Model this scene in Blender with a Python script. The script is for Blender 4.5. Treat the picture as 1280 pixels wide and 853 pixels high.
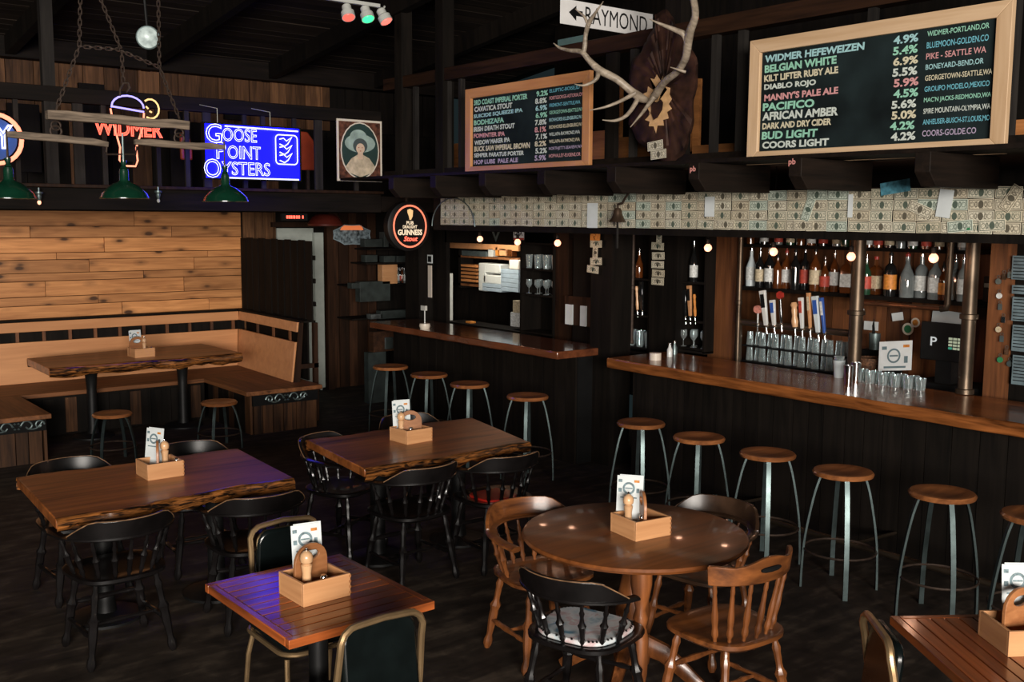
import bpy, math, random
from mathutils import Vector, Matrix
R=math.radians; PI=math.pi
random.seed(7)
for o in list(bpy.data.objects): bpy.data.objects.remove(o)
sc=bpy.context.scene; C=sc.collection

# ---------------- camera, world, big lights, exposure ----------------
FPX=1304.415; YAW,PIT,ROL=R(38.12870),R(6.76623),R(0.38081)
CAM=Vector((0,0,2.25))
fw=Vector((math.sin(YAW)*math.cos(PIT),math.cos(YAW)*math.cos(PIT),-math.sin(PIT)))
r0=Vector((math.cos(YAW),-math.sin(YAW),0)); u0=r0.cross(fw)
rt=r0*math.cos(ROL)+u0*math.sin(ROL); up=-r0*math.sin(ROL)+u0*math.cos(ROL)
cam=bpy.data.objects.new('camera',bpy.data.cameras.new('camera')); C.objects.link(cam)
mw=Matrix((( rt.x,up.x,-fw.x,0),(rt.y,up.y,-fw.y,0),(rt.z,up.z,-fw.z,0),(0,0,0,1))); mw.translation=CAM
cam.matrix_world=mw
cam.data.sensor_width=36; cam.data.lens=FPX/1280*36; cam.data.clip_start=.05; cam.data.clip_end=200
sc.camera=cam
w=bpy.data.worlds.new('world'); sc.world=w; w.use_nodes=True
w.node_tree.nodes['Background'].inputs[0].default_value=(.45,.72,.78,1)
w.node_tree.nodes['Background'].inputs[1].default_value=.022
sc.view_settings.view_transform='Standard'; sc.view_settings.look='None'
sc.view_settings.exposure=0.0; sc.view_settings.gamma=1; sc.view_settings.use_curve_mapping=False
def area(name,loc,aim,sx,sy,power,col=(1,1,1),spread=None):
    l=bpy.data.lights.new(name,'AREA'); l.shape='RECTANGLE'; l.size=sx; l.size_y=sy; l.energy=power; l.color=col
    if spread: l.spread=spread
    o=bpy.data.objects.new(name,l); C.objects.link(o); o.location=loc
    o.rotation_euler=(Vector(aim)-Vector(loc)).to_track_quat('-Z','Y').to_euler(); return o
def point(name,loc,power,col=(1,1,1),r=.05):
    l=bpy.data.lights.new(name,'POINT'); l.energy=power; l.color=col; l.shadow_soft_size=r
    o=bpy.data.objects.new(name,l); C.objects.link(o); o.location=loc; return o
KEY=area('unseen_key_light',(-4.5,-8,2.9),(3.8,8,1.6),7,2.6,3300,(1,.93,.85))  # broad key light from an unseen source behind the camera; no windows built

# ---------------- helpers ----------------
def at(px,py,ax,val):
    d=rt*((px-640)/FPX)-up*((py-426.5)/FPX)+fw
    i='XYZ'.index(ax); t=(val-CAM[i])/d[i]; return CAM+d*t
def rect_at(x0,x1,y0,y1,ax,val):
    """world centre and size of an upright rectangle standing in the plane ax=val"""
    xm,ym=(x0+x1)/2,(y0+y1)/2
    a=at(x0,ym,ax,val); b=at(x1,ym,ax,val); t=at(xm,y0,ax,val); u=at(xm,y1,ax,val)
    c=(a+b)/2; c.z=(t.z+u.z)/2
    return c,abs((a-b).length if ax=='Z' else (a.y-b.y if ax=='X' else a.x-b.x)),abs(t.z-u.z)
class G:
    def __init__(s): s.v=[]; s.f=[]
    def add(s,vs,fs,M=None):
        n=len(s.v)
        for p in vs:
            p=Vector(p)
            if M is not None: p=M@p
            s.v.append(p)
        s.f+= [tuple(i+n for i in q) for q in fs]; return s
    def box(s,c,d,M=None):
        x,y,z=c; a,b,h=d[0]/2,d[1]/2,d[2]/2
        vs=[(x+i*a,y+j*b,z+k*h) for i in(-1,1) for j in(-1,1) for k in(-1,1)]
        return s.add(vs,[(0,1,3,2),(4,6,7,5),(0,4,5,1),(2,3,7,6),(0,2,6,4),(1,5,7,3)],M)
    def lathe(s,pr,n=16,M=None):
        vs=[];fs=[]
        for r,z in pr:
            for k in range(n):
                a=2*PI*k/n; vs.append((r*math.cos(a),r*math.sin(a),z))
        m=len(pr)
        for i in range(m-1):
            for k in range(n):
                k2=(k+1)%n; fs.append((i*n+k,i*n+k2,(i+1)*n+k2,(i+1)*n+k))
        if pr[0][0]>1e-4: fs.append(tuple(range(n-1,-1,-1)))
        if pr[-1][0]>1e-4: fs.append(tuple((m-1)*n+k for k in range(n)))
        return s.add(vs,fs,M)
    def tube(s,pts,r,n=8,M=None,flat=None,closed=False,ref=None):
        pts=[Vector(p) for p in pts]; m=len(pts)
        if not isinstance(r,(list,tuple)): r=[r]*m
        a,b=flat or (1,1); vs=[];fs=[]; prev=None
        for i,p in enumerate(pts):
            if closed: t=pts[(i+1)%m]-pts[i-1]
            else: t=pts[min(i+1,m-1)]-pts[max(i-1,0)]
            t.normalize()
            if ref is not None: q=Vector(ref)
            elif prev is None: q=Vector((0,0,1)) if abs(t.z)<.9 else Vector((1,0,0))
            else: q=prev
            q=(q-t*q.dot(t)); 
            if q.length<1e-6: q=t.orthogonal()
            q.normalize(); prev=q; h=t.cross(q)
            for k in range(n):
                an=2*PI*(k+.5)/n; vs.append(p+q*(math.cos(an)*r[i]*a)+h*(math.sin(an)*r[i]*b))
        for i in range(m if closed else m-1):
            j=(i+1)%m
            for k in range(n):
                k2=(k+1)%n; fs.append((i*n+k,i*n+k2,j*n+k2,j*n+k))
        if not closed:
            fs.append(tuple(range(n-1,-1,-1))); fs.append(tuple((m-1)*n+k for k in range(n)))
        return s.add(vs,fs,M)
    def prism(s,poly,z0,z1,M=None):
        n=len(poly); vs=[(x,y,z0) for x,y in poly]+[(x,y,z1) for x,y in poly]
        fs=[tuple(range(n-1,-1,-1)),tuple(range(n,2*n))]+[(i,(i+1)%n,n+(i+1)%n,n+i) for i in range(n)]
        return s.add(vs,fs,M)
    def ring(s,po,pi,z0,z1,M=None):
        n=len(po); vs=[(x,y,z) for z in(z0,z1) for pl in(po,pi) for x,y in pl]; fs=[]
        for i in range(n):
            j=(i+1)%n
            fs+=[(i,n+i,n+j,j),(2*n+i,2*n+j,3*n+j,3*n+i),(i,j,2*n+j,2*n+i),(n+i,3*n+i,3*n+j,n+j)]
        return s.add(vs,fs,M)
def meshof(name,g):
    me=bpy.data.meshes.new(name); me.from_pydata(g.v,[],g.f); me.update()
    for p in me.polygons: p.use_smooth=True
    me.set_sharp_from_angle(angle=R(38)); return me
def ob(name,g,mat,parent=None,loc=None,M=None,bevel=0):
    me=g if isinstance(g,bpy.types.Mesh) else meshof(name,g)
    if mat is not None and not me.materials: me.materials.append(mat)
    o=bpy.data.objects.new(name,me); C.objects.link(o)
    if parent: o.parent=parent
    if M is not None: o.matrix_local=M
    if loc is not None: o.location=loc
    if bevel:
        b=o.modifiers.new('bevel','BEVEL'); b.width=bevel; b.segments=2; b.limit_method='ANGLE'; b.angle_limit=R(40)
    return o
def tag(o,label,cat,group=None):
    o['label']=label; o['category']=cat
    if group: o['group']=group
    return o
def thing(name,label,cat,loc=(0,0,0),rz=0,group=None,M=None):
    o=bpy.data.objects.new(name,None); C.objects.link(o); o.empty_display_size=.1
    if M is not None: o.matrix_local=M
    else: o.location=loc; o.rotation_euler=(0,0,rz)
    return tag(o,label,cat,group)
def struct(name,g,mat,**k):
    o=ob(name,g,mat,**k); o['kind']='structure'; return o
def dup(o,parent=None,**k):
    c=o.copy(); C.objects.link(c)
    if parent: c.parent=parent
    for q,v in k.items():
        if q=='loc': c.location=v
        elif q=='rz': c.rotation_euler=(0,0,v)
        else: c[q]=v
    for ch in list(o.children): dup(ch,c)
    return c
def box(c,d): return G().box(c,d)
def frX(p): # local frame on a wall facing -X: local x runs toward -Y (right for the viewer), y up, z toward the room
    return Matrix(((0,0,-1,p[0]),(-1,0,0,p[1]),(0,1,0,p[2]),(0,0,0,1)))
def frY(p): # facing -Y
    return Matrix(((1,0,0,p[0]),(0,0,-1,p[1]),(0,1,0,p[2]),(0,0,0,1)))
def T(x,y,z): return Matrix.Translation((x,y,z))
def RZ(a): return Matrix.Rotation(a,4,'Z')
def arc(cx,cy,rx,ry,a0,a1,n): return [(cx+rx*math.cos(R(a0+(a1-a0)*i/n)),cy+ry*math.sin(R(a0+(a1-a0)*i/n))) for i in range(n+1)]

def smooth(pts,k=4):
    out=[]; n=len(pts)
    for i in range(n-1):
        p0,p1,p2,p3=pts[max(i-1,0)],pts[i],pts[i+1],pts[min(i+2,n-1)]
        for j in range(k):
            t=j/k; out.append(tuple(.5*((2*b)+(-a+c)*t+(2*a-5*b+4*c-d)*t*t+(-a+3*b-3*c+d)*t**3) for a,b,c,d in zip(p0,p1,p2,p3)))
    out.append(tuple(pts[-1])); return out
def textmesh(body,w,h,bold=0,outline=0,depth=.0,skew=0):
    cu=bpy.data.curves.new('txt','FONT'); cu.body=body; cu.resolution_u=3; cu.align_x='CENTER'; cu.align_y='CENTER'
    if outline: cu.fill_mode='NONE'; cu.bevel_depth=outline; cu.bevel_resolution=1
    else: cu.offset=bold; cu.extrude=depth
    o=bpy.data.objects.new('txt',cu); C.objects.link(o)
    dg=bpy.context.evaluated_depsgraph_get(); me=bpy.data.meshes.new_from_object(o.evaluated_get(dg))
    bpy.data.objects.remove(o); bpy.data.curves.remove(cu)
    xs=[v.co.x for v in me.vertices]; ys=[v.co.y for v in me.vertices]
    x0,x1,y0,y1=min(xs),max(xs),min(ys),max(ys); sx=w/(x1-x0); sy=h/(y1-y0)
    for v in me.vertices:
        v.co.x=(v.co.x-(x0+x1)/2)*sx; v.co.y=(v.co.y-(y0+y1)/2)*sy; v.co.x+=skew*v.co.y; v.co.z*=sy
    me.materials.clear(); return me

# ---------------- materials ----------------
class NT:
    def __init__(s,name):
        s.m=bpy.data.materials.new(name); s.m.use_nodes=True; s.t=s.m.node_tree; s.b=s.t.nodes['Principled BSDF']
    def n(s,ty,**k):
        q=s.t.nodes.new(ty)
        for a,v in k.items(): setattr(q,a,v)
        return q
    def l(s,a,b): s.t.links.new(a,b)
    def i(s,sock,v):
        if isinstance(v,(int,float)): sock.default_value=v
        elif isinstance(v,(tuple,list)): sock.default_value=tuple(v)+((1,) if len(v)==3 and len(sock.default_value)==4 else ())
        else: s.l(v,sock)
    def math(s,op,a,b=0,c=None):
        q=s.n('ShaderNodeMath',operation=op); s.i(q.inputs[0],a); s.i(q.inputs[1],b)
        if c is not None: s.i(q.inputs[2],c)
        return q.outputs[0]
    def mix(s,f,a,b,blend='MIX'):
        q=s.n('ShaderNodeMix',data_type='RGBA',blend_type=blend); s.i(q.inputs[0],f); s.i(q.inputs[6],a); s.i(q.inputs[7],b); return q.outputs[2]
    def obj(s): return s.n('ShaderNodeTexCoord').outputs['Object']
    def rnd(s): return s.n('ShaderNodeObjectInfo').outputs['Random']
    def map(s,v,sc=(1,1,1),loc=(0,0,0)):
        q=s.n('ShaderNodeMapping'); s.l(v,q.inputs[0]); q.inputs['Scale'].default_value=sc; s.i(q.inputs['Location'],loc); return q.outputs[0]
    def noise(s,v,scale,detail=3,dist=0,wv=None):
        q=s.n('ShaderNodeTexNoise',noise_dimensions='4D'); s.l(v,q.inputs['Vector']); q.inputs['Scale'].default_value=scale
        q.inputs['Detail'].default_value=detail; q.inputs['Distortion'].default_value=dist
        s.i(q.inputs['W'],wv if wv is not None else 0.0); return q.outputs[0]
    def ramp(s,f,st):
        q=s.n('ShaderNodeValToRGB'); s.l(f,q.inputs[0]); e=q.color_ramp.elements
        while len(e)<len(st): e.new(.5)
        for x,(p,c) in zip(e,st): x.position=p; x.color=tuple(c)+(1,)
        return q.outputs[0]
    def bump(s,h,st=.3,d=.01):
        q=s.n('ShaderNodeBump'); q.inputs['Strength'].default_value=st; q.inputs['Distance'].default_value=d
        s.l(h,q.inputs['Height']); s.l(q.outputs[0],s.b.inputs['Normal'])
    def set(s,**k):
        nm={'col':'Base Color','rough':'Roughness','metal':'Metallic','coat':'Coat Weight','spec':'Specular IOR Level','em':'Emission Color','es':'Emission Strength','cr':'Coat Roughness'}
        for a,v in k.items(): s.i(s.b.inputs[nm[a]],v)
        return s
def mul(c,k): return tuple(min(1,x*k) for x in c)
def wood(name,dark,light,rough=.5,axis=0,sc=1.0,coat=0,var=.35,knot=False,cr=.15,bump=.15,spec=.5,pos=(.32,.5,.68)):
    N=NT(name); v=N.obj(); r=N.rnd(); w4=N.math('MULTIPLY',r,37.0)
    s=[9*sc,9*sc,9*sc]; s[axis]=.9*sc
    m=N.map(v,tuple(s)); g=N.noise(m,1.6,6,.8,w4)
    s2=[30*sc]*3; s2[axis]=1.2*sc
    f=N.noise(N.map(v,tuple(s2)),2.0,3,.3,w4)
    h=N.math('ADD',N.math('MULTIPLY',g,.7),N.math('MULTIPLY',f,.3))
    c=N.ramp(h,[(pos[0],dark),(pos[1],tuple((a+b)/2 for a,b in zip(dark,light))),(pos[2],light)])
    k=N.math('ADD',1-var/2,N.math('MULTIPLY',r,var))
    c=N.mix(1.0,c,N.n('ShaderNodeCombineColor').outputs[0],'MULTIPLY') if False else c
    hs=N.n('ShaderNodeHueSaturation'); N.l(c,hs.inputs['Color']); N.l(k,hs.inputs['Value']); c=hs.outputs[0]
    if knot:
        vo=N.n('ShaderNodeTexVoronoi',voronoi_dimensions='3D'); s3=[7,7,7]; s3[axis]=3.2; cv=N.n('ShaderNodeCombineXYZ'); N.l(w4,cv.inputs[0]); N.l(N.math('MULTIPLY',r,91.0),cv.inputs[2])
        N.l(N.map(v,tuple(s3),(1,1,1) and cv.outputs[0]),vo.inputs['Vector']); vo.inputs['Scale'].default_value=1.0; vo.inputs['Randomness'].default_value=1.0
        d=N.math('ADD',vo.outputs['Distance'],N.math('MULTIPLY',f,.1))
        kk=N.ramp(d,[(.16,(1,1,1)),(.24,(.35,.35,.35)),(.42,(0,0,0))])
        c=N.mix(kk,c,mul(dark,.22))
    N.set(col=c,rough=rough,coat=coat,cr=cr,spec=spec); N.bump(h,bump,.004); return N.m
def plain(name,col,rough=.5,metal=0,var=.12,nscale=12,coat=0,em=None,es=0,spec=.5,bump=0):
    N=NT(name); n=N.noise(N.obj(),nscale,3,0,N.math('MULTIPLY',N.rnd(),20.0))
    c=N.ramp(n,[(.3,mul(col,1-var)),(.7,mul(col,1+var))]); N.set(col=c,rough=rough,metal=metal,coat=coat,spec=spec)
    if em: N.set(em=em,es=es)
    if bump: N.bump(n,bump,.01)
    return N.m
def glow(name,col,st): return plain(name,mul(col,.3),.4,em=col,es=st)
def glassy(name,tint=(.9,.95,.95),refl=.5,rough=.03):
    N=NT(name); tr=N.n('ShaderNodeBsdfTransparent'); tr.inputs[0].default_value=tuple(tint)+(1,)
    gl=N.n('ShaderNodeBsdfGlossy'); gl.inputs['Roughness'].default_value=rough; gl.inputs[0].default_value=(.9,.97,1,1)
    lw=N.n('ShaderNodeLayerWeight'); lw.inputs[0].default_value=refl
    n=N.noise(N.obj(),40,1); f=N.math('ADD',N.math('MULTIPLY',lw.outputs['Facing'],.7),N.math('MULTIPLY',n,.45)); df=N.n('ShaderNodeBsdfDiffuse'); df.inputs[0].default_value=(.75,.82,.82,1); g2=N.n('ShaderNodeMixShader'); g2.inputs[0].default_value=.35; N.l(gl.outputs[0],g2.inputs[1]); N.l(df.outputs[0],g2.inputs[2]); gl=g2  # pale diffuse share stands in for glints and sheen on the glass
    mx=N.n('ShaderNodeMixShader'); N.l(f,mx.inputs[0]); N.l(tr.outputs[0],mx.inputs[1]); N.l(gl.outputs[0],mx.inputs[2])
    out=[x for x in N.t.nodes if x.type=='OUTPUT_MATERIAL'][0]; N.l(mx.outputs[0],out.inputs[0]); N.t.nodes.remove(N.b); return N.m
m={}
m['pine']=wood('knotty_pine',(.36,.135,.040),(.76,.34,.12),.5,0,1.1,knot=True,var=.55)
m['pine2']=wood('planed_pine',(.52,.225,.09),(.68,.32,.135),.45,0,.7,var=.1)
m['pinez']=wood('pine_upright',(.40,.17,.06),(.62,.31,.13),.5,2,.8,var=.3)
m['frame1']=wood('honey_frame_wood',(.42,.17,.06),(.62,.30,.12),.45,0,.8,var=.15)
m['frame2']=wood('pale_frame_wood',(.52,.33,.18),(.72,.51,.32),.5,0,.8,var=.12)
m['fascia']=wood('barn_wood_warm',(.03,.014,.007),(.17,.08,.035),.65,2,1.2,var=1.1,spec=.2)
m['orange']=wood('orange_timber',(.22,.08,.022),(.52,.21,.065),.55,1,1,var=.6)
m['live']=wood('varnished_slab',(.05,.014,.004),(.46,.145,.036),.36,0,.75,coat=.2,var=.1,cr=.14)
m['bark']=wood('live_edge_bark',(.006,.003,.002),(.42,.15,.035),.30,0,3.6,coat=.7,bump=.4,spec=.4,cr=.18,pos=(.44,.55,.66))
m['slat']=wood('varnished_slat',(.08,.018,.005),(.42,.105,.024),.3,0,1.1,coat=.5,var=.8,cr=.12)
m['rtop']=wood('round_top_wood',(.07,.020,.005),(.30,.095,.024),.32,0,.6,coat=.3,cr=.07)
m['oakc']=wood('oak_chair_wood',(.04,.012,.004),(.27,.088,.022),.38,0,1,coat=.3,var=.15)
m['oakz']=wood('oak_turned',(.05,.015,.005),(.28,.092,.025),.38,2,1,coat=.3,var=.15)
m['bartop']=wood('bar_top_wood',(.05,.015,.004),(.38,.125,.032),.27,1,1.2,coat=.3,cr=.07,bump=.3)
m['bartop2']=wood('red_bar_top_wood',(.075,.022,.010),(.22,.07,.028),.2,1,.6,coat=.9,cr=.07)
m['seatw']=wood('stool_seat_wood',(.12,.038,.012),(.38,.14,.045),.38,0,.9,coat=.5,var=.35)
m['bench']=wood('bench_seat_wood',(.06,.022,.008),(.26,.10,.036),.55,0,.9,coat=.0,spec=.3)
m['skirt']=wood('dark_skirt_board',(.008,.004,.003),(.095,.042,.018),.65,2,1.2,var=1.0,spec=.2)
m['benchy']=wood('bench_seat_wood_cross',(.06,.022,.008),(.26,.10,.036),.55,1,.9,coat=.0,spec=.3)
m['boxw']=wood('caddy_wood',(.46,.215,.09),(.62,.32,.145),.45,0,1.5,var=.12)
m['hand']=wood('caddy_handle_wood',(.22,.08,.028),(.42,.18,.07),.4,0,1.5)
m['mill']=wood('pepper_mill_wood',(.55,.31,.15),(.72,.44,.24),.35,2,1.5,coat=.3)
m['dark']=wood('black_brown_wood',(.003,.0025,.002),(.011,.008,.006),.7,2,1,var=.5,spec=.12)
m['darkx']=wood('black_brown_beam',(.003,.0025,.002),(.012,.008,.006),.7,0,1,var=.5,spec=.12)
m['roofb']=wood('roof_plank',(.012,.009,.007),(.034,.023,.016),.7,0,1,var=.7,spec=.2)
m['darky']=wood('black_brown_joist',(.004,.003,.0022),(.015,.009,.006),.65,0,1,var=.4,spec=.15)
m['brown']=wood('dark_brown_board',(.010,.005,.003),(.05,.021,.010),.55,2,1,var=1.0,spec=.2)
m['browny']=wood('dark_brown_rail',(.010,.005,.003),(.045,.019,.009),.55,1,1,var=.3,spec=.2)
m['grey']=wood('grey_barn_post',(.008,.007,.0065),(.028,.024,.021),.75,2,1,var=.6,spec=.15)
m['backw']=wood('back_bar_plank',(.035,.012,.005),(.24,.088,.030),.5,2,1,var=.9)
m['drift']=wood('weathered_yoke_wood',(.035,.024,.016),(.30,.225,.16),.8,0,2.6,bump=1.0)
m['floor']=None
N=NT('worn_brown_floor'); v=N.obj(); a=N.noise(N.map(v,(1,5,1)),2.2,8,.6); b=N.noise(v,7,6,1.0)
h=N.math('ADD',N.math('MULTIPLY',a,.6),N.math('MULTIPLY',b,.4))
N.set(col=N.ramp(h,[(.35,(.010,.007,.005)),(.52,(.032,.023,.017)),(.66,(.085,.064,.046))]),rough=.72,spec=.25); N.bump(h,.35,.01); m['floor']=N.m
m['black']=plain('black_paint',(.006,.006,.006),.5,var=.3,spec=.3)
m['blackch']=plain('black_lacquer',(.005,.004,.004),.3,coat=.25,var=.4)
m['matteb']=plain('matte_black',(.005,.005,.005),.8,spec=.15)
m['worn']=plain('worn_brown_edge',(.20,.11,.055),.4,var=.5,nscale=30)
m['vinyl']=plain('black_vinyl',(.003,.005,.005),.22,spec=.5,var=.3)
m['gold']=plain('worn_gold_metal',(.50,.33,.17),.36,metal=.85,var=.2)
m['steel']=plain('grey_steel',(.17,.22,.22),.42,metal=.75,var=.2)
m['legst']=plain('dull_leg_steel',(.075,.10,.10),.36,metal=.85,var=.3)
m['chrome']=plain('chrome',(.75,.77,.78),.12,metal=1,var=.05)
m['brass']=plain('aged_brass_pipe',(.11,.08,.055),.42,metal=.85,var=.4,nscale=6)
m['copper']=plain('copper_pipe',(.42,.19,.10),.3,metal=.9,var=.25)
m['iron']=plain('rusty_iron',(.050,.032,.023),.6,metal=.5,var=.4,nscale=40)
m['green']=plain('green_enamel',(.004,.035,.018),.25,coat=.5,var=.1)
m['cream']=plain('cream_enamel',(.70,.62,.52),.35,var=.05)
m['white']=plain('white_paper',(.62,.66,.66),.7,var=.06)
m['offw']=plain('offwhite_plastic',(.55,.56,.52),.4,var=.06)
m['doorw']=plain('white_painted_wood',(.42,.46,.42),.5,var=.08)
m['chalk']=plain('chalkboard',(.010,.017,.018),.8,var=.6,nscale=3,spec=.15)
m['antler']=wood('antler_bone',(.13,.10,.07),(.50,.41,.31),.45,0,1.2,var=0)
m['burl']=plain('burl_slab',(.032,.013,.008),.65,var=.85,nscale=9,spec=.25,bump=.5)
m['tan']=plain('tan_skull_plate',(.60,.36,.17),.5,var=.25,nscale=20)
m['red']=plain('red_plastic',(.35,.03,.02),.4); m['blue']=plain('blue_plastic',(.03,.09,.35),.35)
m['orangep']=plain('orange_plastic',(.35,.05,.015),.4); m['greenp']=plain('green_plastic',(.03,.2,.08),.4)
m['teal']=plain('teal_sign_paint',(.10,.17,.17),.5)
m['dgrey']=plain('dim_grey_paper',(.075,.085,.085),.6,var=.6,nscale=14)
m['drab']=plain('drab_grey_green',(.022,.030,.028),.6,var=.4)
m['porc']=plain('white_ceramic',(.62,.64,.62),.25,coat=.3,var=.04)
N=NT('patterned_cushion_fabric'); q=N.noise(N.obj(),9,3,1.2)
N.set(col=N.ramp(q,[(.34,(.10,.22,.30)),(.44,(.50,.56,.58)),(.54,(.62,.62,.62)),(.62,(.52,.36,.36)),(.70,(.60,.62,.60))]),rough=.8); m['cushion']=N.m
m['glass']=glassy('clear_glass'); m['glass2']=glassy('thick_glass',(.75,.82,.82),.6)
m['amber']=plain('amber_bottle_glass',(.09,.025,.006),.08,coat=.6,var=.3)
m['dkbot']=plain('dark_bottle_glass',(.008,.008,.008),.08,coat=.6)
m['grbot']=plain('green_bottle_glass',(.015,.05,.025),.08,coat=.6)
m['clbot']=plain('clear_bottle_glass',(.15,.17,.17),.06,coat=.8,var=.3); m['frost']=plain('frosted_bottle',(.55,.62,.64),.3)
m['label1']=plain('cream_label',(.50,.42,.28),.6,var=.35,nscale=60); m['label2']=plain('white_label',(.58,.60,.58),.6,var=.3,nscale=60)
m['label3']=plain('orange_label',(.55,.20,.03),.6,var=.3,nscale=50); m['label4']=plain('red_label',(.40,.05,.03),.6,var=.3,nscale=50)
m['nred']=glow('red_neon',(1,.10,.06),3.0); m['nred2']=glow('orange_neon',(1,.28,.16),2.2)
m['nwhite']=glow('white_neon',(.72,.74,1),2.2); m['nblue']=glow('blue_backlight',(.002,.002,1.0),5.0)
m['nviol']=glow('violet_neon',(.35,.30,1),2.0); m['nyel']=glow('amber_neon',(1,.62,.25),1.4)
m['bulb']=glow('globe_glow',(1,.40,.24),2.6)
def bill_mat():
    N=NT('dollar_bill_print'); v=N.obj(); sx=N.n('ShaderNodeSeparateXYZ'); N.l(v,sx.inputs[0]); x,y=sx.outputs[0],sx.outputs[1]
    r=N.rnd(); ax=N.math('DIVIDE',N.math('ABSOLUTE',x),.078); ay=N.math('DIVIDE',N.math('ABSOLUTE',y),.033)
    edge=N.math('MAXIMUM',N.math('GREATER_THAN',ax,.94),N.math('GREATER_THAN',ay,.86))
    fr=N.math('MULTIPLY',N.math('MAXIMUM',N.math('GREATER_THAN',ax,.87),N.math('GREATER_THAN',ay,.72)),N.math('SUBTRACT',1.0,edge))
    def ell(cx,rx,ry):
        dx=N.math('DIVIDE',N.math('SUBTRACT',N.math('ABSOLUTE',x) if cx else x,cx),rx); dy=N.math('DIVIDE',y,ry)
        return N.math('LESS_THAN',N.math('ADD',N.math('MULTIPLY',dx,dx),N.math('MULTIPLY',dy,dy)),1.0)
    fine=N.noise(N.map(v,(1,1.5,1)),150,2,0,N.math('MULTIPLY',r,9.0))
    base=N.mix(N.ramp(r,[(.0,(0,0,0)),(1,(1,1,1))]),(.66,.57,.41),(.76,.71,.56))
    sel=N.math('FRACT',N.math('MULTIPLY',r,17.3)); base=N.mix(N.math('GREATER_THAN',sel,.85),base,(.62,.68,.57))
    ink=N.mix(N.math('GREATER_THAN',sel,.5),(.07,.06,.04),(.045,.075,.055))
    d=N.math('MULTIPLY',fr,.8); d=N.math('MAXIMUM',d,N.math('MULTIPLY',ell(0,.0165,.022),.95)); d=N.math('MAXIMUM',d,N.math('MULTIPLY',N.math('SUBTRACT',ell(.029,.009,.018),ell(.029,.004,.010)),.8))
    d=N.math('MULTIPLY',d,N.math('SUBTRACT',1.0,N.math('MULTIPLY',ell(.052,.011,.013),.8)))
    body=N.math('MULTIPLY',N.math('GREATER_THAN',fine,.50),N.math('MULTIPLY',N.math('SUBTRACT',1.0,edge),.48))
    d=N.math('MAXIMUM',d,body); ringe=N.math('MULTIPLY',N.math('SUBTRACT',ell(.052,.014,.016),ell(.052,.010,.011)),.7); d=N.math('MAXIMUM',d,ringe)
    N.set(col=N.mix(d,base,ink),rough=.7); return N.m
m['bill']=bill_mat()
CH={}
def chalkcol(c):
    if c not in CH: CH[c]=plain('chalk_marker',c,.6,var=.15,nscale=60)
    return CH[c]

# ---------------- the setting ----------------
struct('floor',box((2,5,-.05),(12,18,.1)),m['floor'])
YB=12.1
def planks_X(parent,x0,x1,z0,z1,rows,yf,mat,name='plank',th=.03,joints=()):
    """horizontal planks on a wall facing -Y"""
    z=z0; hs=rows; k=(z1-z0)/sum(hs)
    for ri,hh in enumerate(hs):
        hh*=k; xs=[x0]+[x0+(x1-x0)*j for j in joints[ri%len(joints)]]+[x1]
        for a,b in zip(xs,xs[1:]):
            t=th*random.uniform(.85,1.15)
            ob(name,box((0,0,0),(b-a-.006,t,hh-.006)),mat,parent,loc=((a+b)/2,yf-t/2,z+hh/2),bevel=.002)
        z+=hh
wb=struct('wall_back',box((2.2,YB+.10,1.25),(12.4,.1,2.5)),m['dark'])
planks_X(wb,1.0,5.30,1.10,2.29,[1.25,.75,1.35,.7,1.15,.6,1.3,1.0,1.35],YB+.05,m['pine'],
   joints=[(.30,.66,.90),(.2,.60),(.47,.83),(.35,.72),(.25,.58,.86),(.5,.9),(.33,.62),(.44,.8),(.28,.7)])
# upright boards beside and past the door
def boards_upright(parent,a0,a1,step,z0,z1,fixed,face,mat,name='board',th=.025,gap=.008):
    a=a0; tmp={}
    while a<a1-.02:
        s=min(step*random.uniform(.75,1.25),a1-a); t=th*random.uniform(.7,1.3)
        if face=='Y': ob(name,box((0,0,0),(s-gap,t,z1-z0)),mat,parent,loc=(a+s/2,fixed-t/2,(z0+z1)/2))
        else: ob(name,box((0,0,0),(t,s-gap,z1-z0)),mat,parent,loc=(fixed-t/2,a+s/2,(z0+z1)/2))
        a+=s
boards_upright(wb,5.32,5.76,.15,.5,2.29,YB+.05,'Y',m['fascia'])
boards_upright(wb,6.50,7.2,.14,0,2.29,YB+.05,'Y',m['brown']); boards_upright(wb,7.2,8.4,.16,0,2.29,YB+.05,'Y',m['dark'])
# doorway with a white door standing behind
d1=struct('door_1',box((0,0,1.02),(.02,.04,2.04)),m['doorw'],loc=(6.33,YB-.02,0)); 
dc,dw,dh=rect_at(391,402,292,452,'Y',YB)
ob('jamb',box((.0,0,0),(dw,.06,2.0)),m['doorw'],d1,loc=(dc.x-6.33,-.02,1.04))
ob('lintel',box((0,0,0),(.75,.05,.06)),m['brown'],d1,loc=(-.28,-.01,2.14))
ob('door_panel',box((0,0,0),(.50,.03,2.09)),m['doorw'],d1,loc=(-.32,.03,1.05))
ob('casing',box((0,0,0),(.09,.07,2.16)),m['brown'],d1,loc=(.13,-.02,1.08))
# right-hand back-bar wall
wr=struct('wall_right',box((7.72,4.3,1.15),(.1,5.2,2.3)),m['dark'])
boards_upright(wr,1.8,6.9,.24,.85,2.25,7.67,'X',m['backw'])
struct('wall_far_right',box((9.4,6,2),(.1,14,4)),m['dark'])
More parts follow.
